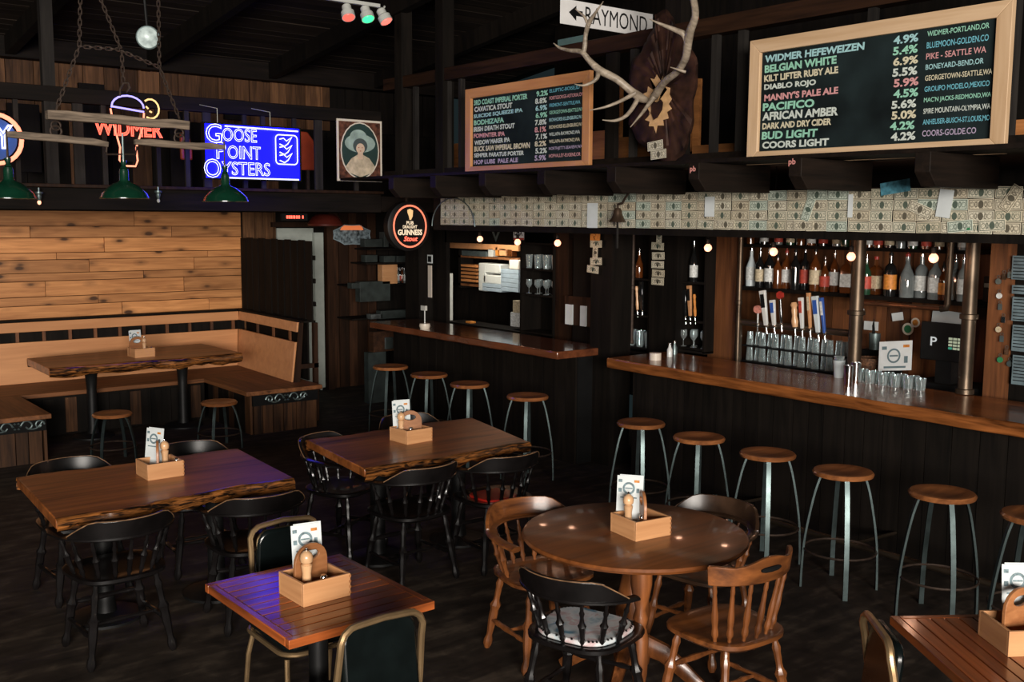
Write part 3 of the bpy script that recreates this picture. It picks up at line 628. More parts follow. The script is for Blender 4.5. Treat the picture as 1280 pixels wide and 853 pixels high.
def chain(a,b,name,link=.05,wr=.0045):
    d=b-a; n=max(2,int(d.length/(link*.72))); g=G(); q=d.to_track_quat('Z','Y').to_matrix().to_4x4()
    for i in range(n):
        c=a.lerp(b,(i+.5)/n); M=Matrix.Translation(c)@q@RZ(PI/2*(i%2))
        pts=[(x,0,y) for x,y in [(u*.011,v) for u,v in ((1,.35*link),(.6,.5*link),(-.6,.5*link),(-1,.35*link),(-1,-.35*link),(-.6,-.5*link),(.6,-.5*link),(1,-.35*link))]]
        g.tube(pts,wr,4,M,closed=True)
    return ob(name,g,m['iron'],yk)
TL=L(104,0)+Vector((0,0,.35)); TM=L(103,-8)+Vector((0,0,.3)); TR=L(199,0)+Vector((0,0,.4))
k1=L(99,58); k2=L(199,84); kc=L(152,64)
for a_,b_ in ((TL,k1),(k1,L(70,137)),(TM,kc),(kc,k2),(k1,kc+Vector((0,0,.01))),(TR,k2),(k2,L(224,148)),(kc,L(154,103))): chain(a_,b_,'chain')
def ringt(c,r,wr,name,an=0): return ob(name,G().tube([c+Vector((math.cos(t)*r,0,math.sin(t)*r)) for t in [R(an+ k*20) for k in range(18)]],wr,6,closed=True),m['iron'],yk)
ob('hook',G().tube([L(150,120),L(150,112),L(154,104),L(160,104),L(162,110),L(158,116)],[.007,.009,.011,.012,.011,.005],8),m['iron'],yk)
for x,y in ((70,157),(224,166)):
    ringt(L(x,y),.032,.007,'iron_ring'); ringt(L(x,y+7),.038,.008,'iron_ring')
ob('clevis',G().tube([L(134,180),L(133,190),L(133,193),L(170,193),L(171,183)],.007,6),m['iron'],yk)
shade_prof=[(.016,.215),(.030,.21),(.034,.19),(.034,.13),(.045,.115),(.085,.10),(.13,.065),(.165,.03),(.178,.0),(.182,-.003),(.182,-.008),(.174,-.006),(.160,.022),(.12,.055),(.04,.09),(.0,.095)]
for i,(x,lb) in enumerate(((12,'green enamel pendant lamp at the left end of the yoke'),(156,'green enamel pendant lamp under the middle of the yoke'),(282,'green enamel pendant lamp below the right end of the yoke, near blue sign'))):
    p=pY(x,247 if x<280 else 251); t=thing('pendant_lamp',lb,'lamp',p,0,'green pendant lamps')
    ob('shade',G().lathe(shade_prof,32),m['green'],t); ob('shade_lining',G().lathe([(.176,-.0045),(.158,.018),(.12,.050),(.04,.085),(.0,.088)],32),m['cream'],t)
    ob('stem',G().tube([(0,0,.21),(0,0,.47)],.008,6),m['iron'] if i!=1 else m['steel'],t); ob('collar',G().lathe([(.0,.28),(.022,.275),(.022,.255),(.015,.235),(.03,.215),(.0,.21)],12),m['green'],t)
# floodlight can
fl=thing('flood_lamp','round pale floodlight bulb on the ceiling beam above the yoke','lamp',at(185,47,'Y',8.3))
dv=(CAM-at(185,47,'Y',8.3)).normalized(); Mq=dv.to_track_quat('Z','Y').to_matrix().to_4x4()
ob('reflector',G().lathe([(.03,-.14),(.045,-.10),(.085,-.02),(.09,.0),(.082,.004),(.0,.0)],24,Mq),m['steel'],fl)
ob('lens',G().lathe([(.078,.004),(.055,.016),(.0,.022)],24,Mq),plain('frosted_lens',(.50,.58,.56),.25,var=.4,nscale=25,em=(.75,.95,.92),es=.12),fl)
ob('stem',G().tube([(0,0,0),(0,.05,.3),(0,.05,.88)],.012,6),m['black'],fl)
# small string bulbs under the loft ledge
for (x,y,lb) in ((49,251,'tiny unlit-looking bulb in a pale socket under the loft ledge at left'),(198,249,'tiny pale bulb socket under the loft ledge by the middle pendant')):
    t=thing('string_bulb',lb,'light bulb',at(x,y,'Y',9.50)); ob('socket',G().lathe([(.012,.0),(.022,.03),(.022,.05),(.035,.06),(.035,.075),(.01,.075),(.01,.11),(0,.11)],10),m['steel'],t)
    ob('bulb',G().lathe([(.0,-.035),(.012,-.028),(.016,-.012),(.010,.0)],10),m['bulb'] if x<100 else m['offw'],t)
# track light
t0=at(424,0,'Y',8.4); t1=at(474,6,'Y',8.4)
tl=thing('track_light','white ceiling track with one green and two red spotlights','track light',t0)
ob('track',box(((t1.x-t0.x)/2-.15,0,.0),(t1.x-t0.x+.3,.035,.03)),m['offw'],tl)
ob('ceiling_mount',box((0,0,.26),(.04,.04,.54)),m['offw'],tl)
for (x,y,tx,em) in ((435,18,-.1,(1,.10,.07)),(459,20,0,(.05,1,.30)),(481,23,.25,(1,.16,.12))):
    p=at(x,y,'Y',8.4)-t0; M=T(p.x,0,p.z)@Matrix.Rotation(-tx,4,'Y')@Matrix.Rotation(-.5,4,'X')
    s=ob('spotlight',G().lathe([(0,.10),(.03,.10),(.042,.085),(.042,.035),(.06,.02),(.06,-.035),(.054,-.035),(.05,.0),(0,.0)],20),m['offw'],tl,M=M)
    ob('lens',G().lathe([(.053,-.028),(.045,-.042),(.0,-.05)],20),glow('spot_lens',em,1.8),s)
    ob('arm',G().tube([(p.x,0,p.z+.1),(p.x*.98,0,0)],.012,6),m['offw'],tl)

# ---------------- booth ----------------
bn=thing('corner_bench','U-shaped pine and walnut booth bench along the plank wall','bench',(0,0,0))
ob('seat',box((0,0,0),(4.3,.80,.045)),m['bench'],bn,loc=(3.0,11.49,.43),bevel=.006)
ob('seat',box((0,0,0),(.86,1.14,.045)),m['benchy'],bn,loc=(4.80,10.52,.431),bevel=.006)
ob('seat',box((0,0,0),(1.5,1.18,.045)),m['benchy'],bn,loc=(1.72,10.49,.431),bevel=.006)
ob('front_board',box((0,0,0),(1.95,.03,.40)),m['dark'],bn,loc=(3.42,11.16,.20))
for (xa,xb) in ((4.40,5.20),(1.0,2.46)):
    xm=(xa+xb)/2; ob('scroll_board',box((0,0,0),(xb-xa-.06,.03,.11)),m['matteb'],bn,loc=(xm,9.955,.355))
    x=xa+.05
    while x<xb-.08:
        s=random.uniform(.10,.15); s=min(s,xb-.03-x); ob('skirt_board',box((0,0,0),(s-.008,.025,.30)),m['skirt'],bn,loc=(x+s/2,9.985,.15)); x+=s
    for yy0 in range(8): ob('side_board',box((0,0,0),(.025,.13,.40)),m['skirt'] if yy0%3==0 else m['dark'],bn,loc=((xa+.03) if xa>3 else (xb-.03),10.05+.14*yy0,.20))
for k in range(8): ob('skirt_board',box((0,0,0),(.11,.02,.36)),m['skirt'] if k%3==1 else m['dark'],bn,loc=(2.75+.22*k,11.14,.20))
def scroll(cx):
    g=G()
    for s_ in (-1,1):
        pts=[]
        for i in range(16):
            t=i/15; a_=t*PI*2.2; rr=.044*(1-t*.75); pts.append((cx+s_*(.19+math.cos(a_)*rr),9.93,.36+math.sin(a_)*rr))
        g.tube(pts,.008,6)
        pts=[(cx+s_*x,9.93,.36+z) for x,z in smooth([(.03,.0),(.06,.038),(.10,.04),(.13,.0),(.10,-.03),(.075,-.008)],4)]; g.tube(pts,.008,6)
        g.tube([(cx+s_*x,9.93,.36+z) for x,z in smooth([(.10,-.03),(.14,-.035),(.18,-.02),(.22,.03)],4)],.007,6)
    for k in range(6): g.lathe([(.0,-.010),(.016,0),(.0,.014)],6,T(cx+.032*math.cos(k*PI/3),9.93,.36+.028*math.sin(k*PI/3)))
    return g
for cx in (4.80,2.18): ob('scroll_ornament',scroll(cx),m['steel'],bn)
# backs
ob('back_panel',G().add([(1,11.87,.45),(5.10,11.87,.45),(5.14,11.93,.885),(1,11.93,.885),(1,11.90,.45),(5.13,11.90,.45),(5.17,11.96,.885),(1,11.96,.885)],[(0,1,2,3),(4,7,6,5),(3,2,6,7),(0,4,5,1),(1,5,6,2),(0,3,7,4)]),m['pine2'],bn,bevel=.003)
ob('top_rail',box((0,0,0),(4.17,.03,.105)),m['pine2'],bn,loc=(3.08,11.965,1.045),bevel=.003)
ob('back_panel',G().add([(5.04,10.30,.45),(5.10,11.87,.45),(5.155,11.93,.885),(5.09,10.30,.885),(5.07,10.30,.45),(5.13,11.87,.45),(5.185,11.93,.885),(5.12,10.30,.885)],[(0,3,2,1),(4,5,6,7),(3,7,6,2),(0,1,5,4),(0,4,7,3)]),m['pine2'],bn,bevel=.003)
ob('top_rail',G().add([(5.11,10.30,.995),(5.165,11.96,.995),(5.175,11.96,1.10),(5.12,10.30,1.10),(5.14,10.30,.995),(5.19,11.96,.995),(5.20,11.96,1.10),(5.15,10.30,1.10)],[(0,3,2,1),(4,5,6,7),(3,7,6,2),(0,1,5,4),(0,4,7,3)]),m['pine2'],bn,bevel=.003)
ob('cap_board',box((0,0,0),(4.4,.14,.02)),m['dark'],bn,loc=(3.1,12.05,1.11)); ob('cap_board',box((0,0,0),(.14,1.86,.02)),m['dark'],bn,loc=(5.23,11.15,1.11))
ob('gap_backing',box((0,0,0),(4.1,.02,.65)),m['dark'],bn,loc=(3.05,12.03,.78)); ob('gap_backing',box((0,0,0),(.02,1.6,.65)),m['dark'],bn,loc=(5.25,11.1,.78))
for k in range(14): ob('batten',box((0,0,0),(.035,.02,.14)),m['backw'],bn,loc=(1.6+.27*k,11.99,.94))
for k in range(3): ob('batten',box((0,0,0),(.02,.035,.14)),m['backw'],bn,loc=(5.18,10.6+.42*k,.94))
ob('end_support',G().add([(5.05,10.28,.45),(5.12,10.28,.45),(5.17,10.28,1.10),(5.13,10.28,1.10),(5.05,10.25,.45),(5.12,10.25,.45),(5.17,10.25,1.10),(5.13,10.25,1.10)],[(0,1,2,3),(4,7,6,5),(0,3,7,4),(1,5,6,2),(3,2,6,7)]),m['brown'],bn)
ob('end_post',box((0,0,0),(.05,.05,1.09)),m['brown'],bn,loc=(5.32,10.28,.545)); ob('end_brace',box((0,0,0),(.24,.03,.05)),m['brown'],bn,loc=(5.23,10.27,.62))
# slatted screen on the bench back
ss=thing('slatted_screen','black slatted wooden screen standing on the side bench back by the door','screen',(5.26,0,0))
ya=at(302,340,'X',5.26).y; yb=at(391,340,'X',5.26).y; n=11
for k in range(n):
    ob('slat',box((0,0,0),(.018,(ya-yb)/n*(.80 if k<6 else .90),.86)),m['dark'],ss,loc=(0,yb+(ya-yb)*(k+.5)/n,1.55+.008*(k%2)))
for z in (1.30,1.55,1.80): ob('crosspiece',box((0,0,0),(.02,ya-yb,.05)),m['dark'],ss,loc=(.025,(ya+yb)/2,z))

# ---------------- tables ----------------
def live_table(nm,label,C4,z,th,seed,group,legs,par=1):
    """C4: corners front-left, front-right, back-right, back-left"""
    rr=random.Random(seed); c=sum((Vector(p) for p in C4),Vector((0,0)))/4; t=thing(nm,label,'table',(c.x,c.y,0),0,group)
    fl_,fr_,bR,bL=[Vector(p)-c for p in C4]; n=26
    def wav(a,b,amp,ph):
        out=[]; d=(b-a); nrm=Vector((-d.y,d.x)).normalized()
        for i in range(n+1):
            u=i/n; k=min(1,min(u,1-u)*6)
            out.append(a+d*u+nrm*k*amp*(math.sin(u*7+ph)*.5+math.sin(u*19+ph*2)*.25+rr.uniform(-.12,.12)))
        return out
    fr=wav(fl_,fr_,.045,seed); bk=wav(bR,bL,.035,seed+1); poly=[(p.x,p.y) for p in fr+bk]
    ob('tabletop',G().prism(poly,z-th,z),m['live'],t,bevel=.006)
    # live edge: ragged strip proud of the front and back edge
    for ed,s_ in ((fr,-1),(bk,1)):
        PR=((-.014,.0008),(.002,-.001),(.013,-.008),(.020,-.020),(.023,-.036),(.016,-.055),(.0,-.072)); rows=len(PR); vs=[];fs=[]; kz=th/.055
        for i,p in enumerate(ed):
            wv=.010*math.sin(i*.9+seed)+.006*math.sin(i*2.3)
            for j,(ox,oz) in enumerate(PR):
                q=(j/6)**1.2; vs.append((p.x,p.y+s_*(ox+q*rr.uniform(-.011,.011)),z+oz*kz-q*wv+q*rr.uniform(-.007,.007)))
        for i in range(n):
            for j in range(rows-1): a=i*rows+j; q=(a,a+1,a+rows+1,a+rows); fs.append(q if s_<0 else q[::-1])
        b_=len(vs); 
        ob('live_edge',G().add(vs,fs),m['bark'],t)
    for (x,y) in legs:
        ob('pedestal',G().lathe([(.20,0),(.20,.015),(.06,.04),(.05,.10),(.048,z*.6),(.06,z*.8),(.11,z-th-.03),(.13,z-th-.0)],16),m['black'],t,loc=(x-c.x,y-c.y,0))
    return t
live_table('slab_table','live-edge wooden slab table at the left with black captain chairs',((1.33,5.345),(2.645,5.40),(2.70,6.31),(1.38,6.35)),.75,.055,3,'live-edge slab tables',((1.7,5.85),(2.35,5.85)))
live_table('slab_table','live-edge wooden slab table in the middle before the far bar',((3.08,5.345),(4.35,5.345),(4.54,6.27),(3.18,6.29)),.75,.055,8,'live-edge slab tables',((3.45,5.82),(4.1,5.82)))
live_table('slab_table','dark live-edge slab table inside the corner booth',((2.59,10.40),(4.53,10.42),(4.50,11.45),(2.60,11.25)),.80,.075,12,'live-edge slab tables',((3.10,10.85),(4.04,10.85)))
def slat_table(label,C,rz,a,b,ns,alongx):
    t=thing('slat_table',label,'table',(C[0],C[1],0),rz,'square slatted tables'); th=.034; z=.75; e=.032
    # frame
    for s_ in (-1,1):
        ob('edge_board',box((0,0,0),(a,e-.002,th)),m['slat'],t,loc=(0,s_*(b/2-e/2),z-th/2),bevel=.002)
        ob('edge_board',box((0,0,0),(b-2*e,e,th)),m['slat'],t,M=T(s_*(a/2-e/2),0,z-th/2)@RZ(PI/2),bevel=.004)
    W=(b if alongx else a)-2*e; Ln=(a if alongx else b)-2*e; s=W/ns
    for k in range(ns):
        p=-W/2+s*(k+.5); M=T(0,p,z-th/2)if alongx else T(p,0,z-th/2)@RZ(PI/2)
        ob('slat',box((0,0,0),(Ln-.002,s-.007,th-random.uniform(0,.0012))),m['slat'],t,M=M,bevel=.0008)
    ob('underboard',box((0,0,0),(a-.05,b-.05,.01)),m['matteb'],t,loc=(0,0,z-th-.006))
    ob('pedestal',G().lathe([(.05,.03),(.04,.06),(.04,.66),(.14,.70)],16),m['black'],t)
    g=G(); 
    for k in range(4): g.box((.15,0,.02),(.30,.06,.035),RZ(k*PI/2))
    ob('base',g,m['black'],t,bevel=.004); return t
slat_table('varnished slatted square table in the foreground left, with blue glow on it',(1.885,3.655),R(1),.63,.74,11,True)
dR=Vector((3.18-3.503,1.646-2.119)); ang=math.atan2(dR.y,dR.x)
u=dR.normalized(); v2=Vector((-u.y,u.x)); 
rc=Vector((3.503,2.119))+u*.375+Vector((-u.y,u.x))*.31
slat_table('varnished slatted square table cut by the bottom right corner',(rc.x,rc.y),ang,.75,.62,10,True)
RC=(3.48,3.47)
t=thing('round_table','round varnished wooden table ringed by captain chairs','table',(RC[0],RC[1],0))
ob('tabletop',G().lathe([(.0,.715),(.50,.715),(.532,.722),(.542,.735),(.536,.747),(.525,.75),(.0,.75)],64),m['rtop'],t)
ob('apron',G().lathe([(.20,.66),(.22,.715),(.0,.715)],4),m['oakc'],t)
ped=[(.085,.10),(.095,.16),(.07,.20),(.055,.24),(.075,.30),(.085,.36),(.07,.46),(.05,.56),(.065,.58),(.05,.60),(.09,.64),(.11,.68),(.10,.70)]
ob('pedestal',G().lathe(ped,20),m['oakz'],t)
for k in range(4):
    a_=k*PI/2+.5; M=RZ(a_); ob('leg',G().tube([(.05,0,.20),(.16,0,.17),(.27,0,.09),(.36,0,.02)],[.045,.04,.032,.026],8,M,flat=(1.2,.8)),m['oakz'],t)
# slender turned corner legs below the round top, seen as one pale post
ob('turned_leg',G().lathe([(.025,.0),(.03,.05),(.022,.12),(.036,.20),(.04,.36),(.026,.42),(.036,.46),(.024,.50),(.04,.56),(.05,.62),(.05,.70)],12),m['oakz'],t,loc=(-.22,-.27,0))

# ---------------- chairs ----------------
def turned(g,a,b,r,n=14,seed=0,beads=(.12,.2,.8,.88)):
    a=Vector(a);b=Vector(b); pts=[];rd=[]
    N_=n
    for i in range(N_+1):
        u=i/N_; k=.62+.5*math.exp(-((u-.42)/.20)**2)
        for bd in beads: k+=.5*math.exp(-((u-bd)/.024)**2)
        pts.append(a.lerp(b,u)); rd.append(r*k)
    g.tube(pts,rd,8); return g
def seat_poly(w,d,nm=24,front=1):
    out=[]
    for k in range(nm):
        t=2*PI*k/nm; c_,s_=math.cos(t),math.sin(t); e=.62
        x=math.copysign(abs(c_)**e,c_)*w/2; y=math.copysign(abs(s_)**e,s_)*d/2
        x*=1+.08*(y/(d/2)); out.append((x,y))
    return out
def seat_g(w,d,z,th):
    po=seat_poly(w,d); g=G(); n=len(po)
    L_=[(.0,z-th,.86),(.0,z-th*.5,1.0),(.0,z-.004,1.0),(.0,z,.95),(0,z-.010,.75),(0,z-.014,.4)]
    vs=[(x*k,y*k,zz) for _,zz,k in L_ for x,y in po]+[(0,0,z-.013)]
    m_=len(L_); fs=[(i*n+k,i*n+(k+1)%n,(i+1)*n+(k+1)%n,(i+1)*n+k) for i in range(m_-1) for k in range(n)]
    fs+=[((m_-1)*n+k,(m_-1)*n+(k+1)%n,m_*n) for k in range(n)]+[tuple(range(n-1,-1,-1))]
    return g.add(vs,fs)
def base_parts(t,ms,mt):
    for sx in(-1,1):
        for sy in(-1,1):
            ob('leg',turned(G(),(sx*.21,sy*.20,0),(sx*.15,sy*.14,.43),.021,18,beads=(.06,.12,.55,.75,.82)),mt,t)
        ob('stretcher',turned(G(),(sx*.195,-.18,.16),(sx*.195,.18,.16),.014),mt,t)
    ob('stretcher',turned(G(),(-.19,0,.16),(.19,0,.16),.014),mt,t); ob('stretcher',turned(G(),(-.18,.17,.24),(.18,.17,.24),.014),mt,t)
def captain(nm,label,loc,rz,ms,mt,group,arms=True):
    t=thing(nm,label,'chair',(loc[0],loc[1],0),rz,group)
    ob('seat',seat_g(.47,.44,.45,.04),ms,t); base_parts(t,ms,mt)
    arc_=[(.275*math.cos(R(a_)),.02+.27*math.sin(R(a_))) for a_ in range(0,-181,-12)]
    path=[(.255,.18,.645),(.275,.09,.65)]+[(x,y,.655+.012*(-math.sin(R(-12*i)))) for i,(x,y) in enumerate(arc_)]+[(-.275,.09,.65),(-.255,.18,.645)]
    if not arms: arc_=arc_[1:-1]; path=[(x,y,.655+.012*(-math.sin(R(-12*(i+1))))) for i,(x,y) in enumerate(arc_)]
    nE=2 if arms else 0
    ob('arm_bow',G().tube(path,[.030,.028][:nE]+[.024]*len(arc_)+[.028,.030][:nE],8,flat=(.5,1.15),ref=(0,0,1)),ms,t)
    # raised crest on the bow
    g=G(); n=16; vs=[]
    for i in range(n+1):
        a_=R(-25-130*i/n); k=math.sin(PI*i/n); top=.675+.085*min(1,k*1.6)-.012*math.exp(-((i/n-.5)/.09)**2)*0
        for rr,zz in ((.262,.655),(.290,.655),(.300+.01*k,top),(.282+.01*k,top+.003)): vs.append((rr*math.cos(a_)*1.0,.02+rr*math.sin(a_),zz))
    fs=[]
    for i in range(n):
        for k in range(4): a=i*4+k;b=i*4+(k+1)%4; fs.append((a,b,b+4,a+4))
    fs+=[(3,2,1,0),(n*4,n*4+1,n*4+2,n*4+3)]
    ob('crest',g.add(vs,fs),ms,t,bevel=.003)
    if ms is m['blackch']: ob('worn_top_edge',G().tube([Vector(vs[i*4+2])+Vector((0,0,.001)) for i in range(n+1)],.0028,5),m['worn'],t)
    for a_ in ((0,-26,-50,-72,-90,-108,-130,-154,-180) if arms else (-20,-43,-66,-90,-114,-137,-160)):
        ob('spindle',turned(G(),(.205*math.cos(R(a_)),.01+.19*math.sin(R(a_)),.44),(.270*math.cos(R(a_)),.02+.265*math.sin(R(a_)),.65),.0125,14,beads=(.15,.25,.5,.8)),mt,t)
    return t
g1='black captain chairs'
bc=captain('captain_chair','black captain chair tucked under the front left of the left slab table',(1.62,5.37),R(2),m['blackch'],m['blackch'],g1)
for (x,y,rz,lb) in ((2.36,5.35,R(-6),'black captain chair at the front right of the left slab table'),
  (1.72,6.36,R(184),'black captain chair behind the left end of the left slab table'),(2.46,6.38,R(176),'black captain chair behind the right end of the left slab table'),
  (3.42,5.37,R(3),'black captain chair at the front left of the middle slab table'),(4.02,5.30,R(-3),'black captain chair with painted red light on its seat at the front right of the middle slab table'),
  (3.36,6.12,R(205),'black captain chair behind the left end of the middle slab table'),(4.14,6.38,R(176),'black captain chair behind the middle slab table near the bar stools')):
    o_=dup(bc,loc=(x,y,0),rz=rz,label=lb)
    if 'red' in lb: ob('red_light_patch',G().prism([(x_*.62,y_*.62) for x_,y_ in seat_poly(.46,.43)],.434,.452),plain('painted_red_light',(.55,.025,.015),.25,coat=.5),o_,bevel=.006)  # thin red piece painted to stand in for red light on the seat
def face(dx,dy): return math.atan2(dy,dx)-PI/2
captain('captain_chair','brown oak captain chair at the far left of the round table',(3.335,3.99),R(172),m['oakc'],m['oakz'],'oak chairs at the round table')
kc_=captain('captain_chair','black captain chair with pale patterned seat cushion at the round table',(2.99,3.28),face(.95,.32),m['blackch'],m['blackch'],'black chairs at the round table',False)
po_=[(x*.84,y*.84) for x,y in seat_poly(.46,.43)]
cu=ob('seat_cushion',G().prism(po_,.446,.468),m['cushion'],kc_,bevel=.008)
g=G()
for i in range(len(po_)):
    for q in (0,.5):
        x=po_[i][0]*(1-q)+po_[(i+1)%len(po_)][0]*q; y_=po_[i][1]*(1-q)+po_[(i+1)%len(po_)][1]*q; g.lathe([(.006,.466),(.004,.471),(0,.472)],5,T(x*.97,y_*.97,0))
ob('stud',g,m['matteb'],cu)
captain('captain_chair','dark captain chair at the far right of the round table, nearest the bar stools',(4.03,3.53),face(-.95,-.15),plain('dark_walnut',(.035,.018,.010),.3,coat=.5,var=.4),m['oakz'],'black chairs at the round table')
# spindle-back chair
t=thing('spindle_chair','orange-brown spindle-back chair with pierced crest at the right of the round table','chair',(3.53,2.93,0),R(-3),None)
ob('seat',seat_g(.46,.44,.45,.045),m['oakc'],t); base_parts(t,m['oakc'],m['oakz'])
n=14
def crest_pt(u,rr): 
    a_=R(-152+124*u); return (rr*math.cos(a_)*1.0,-.02+rr*.75*math.sin(a_))
vs=[];fs=[]
for i in range(n+1):
    u=i/n; k=math.sin(PI*u); zb=.715; zt=.79+.028*k+.012*math.cos(u*PI*4)
    for rr,zz in ((.262,zb),(.288,zb),(.300,zt),(.276,zt)): x,y=crest_pt(u,rr); vs.append((x,y,zz))
hole={6,7}
for i in range(n):
    for k in range(4):
        a=i*4+k;b=i*4+(k+1)%4
        fs.append((a,b,b+4,a+4))
fs+=[(3,2,1,0),(n*4,n*4+1,n*4+2,n*4+3)]
cr=ob('crest_rail',G().add(vs,fs),m['oakc'],t,bevel=.004)
hx=[]
for u in (.42,.5,.58):
    x,y=crest_pt(u,.2605); hx.append((x,y,.775))
x1,y1=crest_pt(.40,.2925);
hole_g=G().tube([Vector((crest_pt(u,.302)[0],crest_pt(u,.302)[1],.775)) for u in (.41,.44,.5,.56,.59)],[.006,.011,.012,.011,.006],8,flat=(1,.9),ref=(0,0,1))
ob('hand_slot',hole_g,m['matteb'],cr)
for i in range(7):
    u=.05+.9*i/6; x,y=crest_pt(u,.272); x0,y0=x*.80,-.01+(y+.02)*.80-.0
    ob('spindle',turned(G(),(x0,y0,.445),(x,y,.72),.0135,16,beads=(.12,.2,.72,.9)),m['oakz'],t)
# gold-framed banquet chairs
def metal_chair(label,loc,rz):
    t=thing('metal_chair',label,'chair',(loc[0],loc[1],0),rz,'gold-framed black vinyl chairs'); W=.165
    hoop=[(-W-.012,.0-.17,.44),(-W-.008,-.20,.60),(-W,-.225,.76)]+[(x,-.235,z) for x,z in [(-W+.06+.06*math.cos(R(a_)),.80+.06*math.sin(R(a_))) for a_ in (170,140,110,90)]]+[(0,-.24,.868)]+[(x,-.235,z) for x,z in [(W-.06+.06*math.cos(R(a_)),.80+.06*math.sin(R(a_))) for a_ in (90,70,40,10)]]+[(W,-.225,.76),(W+.008,-.20,.60),(W+.012,-.17,.44)]
    ob('back_frame',G().tube(hoop,.0125,8,flat=(1.0,1.15)),m['gold'],t)
    pl=[(x,z) for x,z in rrect(.30,.39,.06)]
    ob('backrest',G().prism(pl,-.018,.018,T(0,-.215,.655)@Matrix.Rotation(R(84),4,'X')),m['vinyl'],t,bevel=.012)
    ob('seat',G().prism(rrect(.42,.42,.07),.425,.475),m['vinyl'],t,bevel=.018)
    sf=[(x,y_,.418) for x,y_ in rrect(.43,.43,.08)]; ob('seat_frame',G().tube(sf,.011,8,closed=True),m['gold'],t)
    for sx in(-1,1):
        ob('leg',G().tube([(sx*.20,.19,.40),(sx*.207,.205,.33),(sx*.21,.215,.15),(sx*.215,.22,0)],.0115,8),m['gold'],t)
        ob('leg',G().tube([(sx*(W+.012),-.17,.44),(sx*.207,-.185,.3),(sx*.21,-.215,.12),(sx*.215,-.24,0)],.0115,8),m['gold'],t)
    return t
mc=metal_chair('black vinyl chair with gold frame on the far side of the slatted table',(2.05,4.06),R(180))
dup(mc,loc=(1.805,3.25,0),rz=R(0),label='gold-framed black chair in the foreground, back to the camera')
dup(mc,loc=(3.30,1.78,0),rz=face(.75,-.66),label='gold-framed black chair beside the slatted table at bottom right')

# ---------------- stools ----------------
def stool(label,loc,h,group,rs=.178):
    t=thing('bar_stool',label,'stool',(loc[0],loc[1],0),0,group)
    ob('seat',G().lathe([(.0,h-.034),(rs-.02,h-.034),(rs,h-.028),(rs+.004,h-.014),(rs-.006,h-.002),(rs-.03,h),(rs*.6,h-.006),(0,h-.010)],32),m['seatw'],t)
    for k in range(4):
        a_=PI/4+k*PI/2; M=RZ(a_); q=[(rs*.72,0,h-.03),(rs*.90,0,h*.82),(rs*1.08,0,h*.60),(rs*1.21,0,h*.38),(rs*1.26,0,h*.16),(rs*1.27,0,0)]
        ob('leg',G().tube([Vector(x) for x in smooth(q,3)],.0145,4,M,flat=(.6,1.35),ref=(1,0,0)),m['legst'],t)
    rr=rs*1.20; ob('foot_ring',G().tube([(rr*math.cos(x*PI/12),rr*math.sin(x*PI/12),h*.33) for x in range(24)],.007,6,closed=True),m['iron'],t)
    return t
st=stool('wood-topped steel stool leftmost at the far bar, before the papers',(5.53,9.05),.74,'bar stools at the far bar')
for (x,y,lb,gp) in ((5.55,8.37,'second stool from the left at the far bar','bar stools at the far bar'),(5.53,7.67,'third stool from the left at the far bar','bar stools at the far bar'),
  (5.55,6.85,'rightmost stool at the far bar, beside the bar corner','bar stools at the far bar'),(5.50,5.44,'first stool from the left at the near bar','bar stools at the near bar'),
  (5.46,4.83,'second stool from the left at the near bar','bar stools at the near bar'),(5.44,4.22,'third stool from the left at the near bar','bar stools at the near bar'),
  (5.41,3.63,'pale-topped fourth stool from the left at the near bar','bar stools at the near bar'),(5.43,3.00,'fifth dark-topped stool from the left at the near bar','bar stools at the near bar'),
  (5.41,2.46,'stool cut by the right edge of the picture','bar stools at the near bar')):
    dup(st,loc=(x,y,0),rz=R(random.uniform(-6,6)),label=lb,group=gp)
bs=stool('low wooden stool left before the booth table',(2.915,9.60),.46,'low stools at the booth',.17)
dup(bs,loc=(3.93,9.60,0),rz=.1,label='low wooden stool right before the booth table')

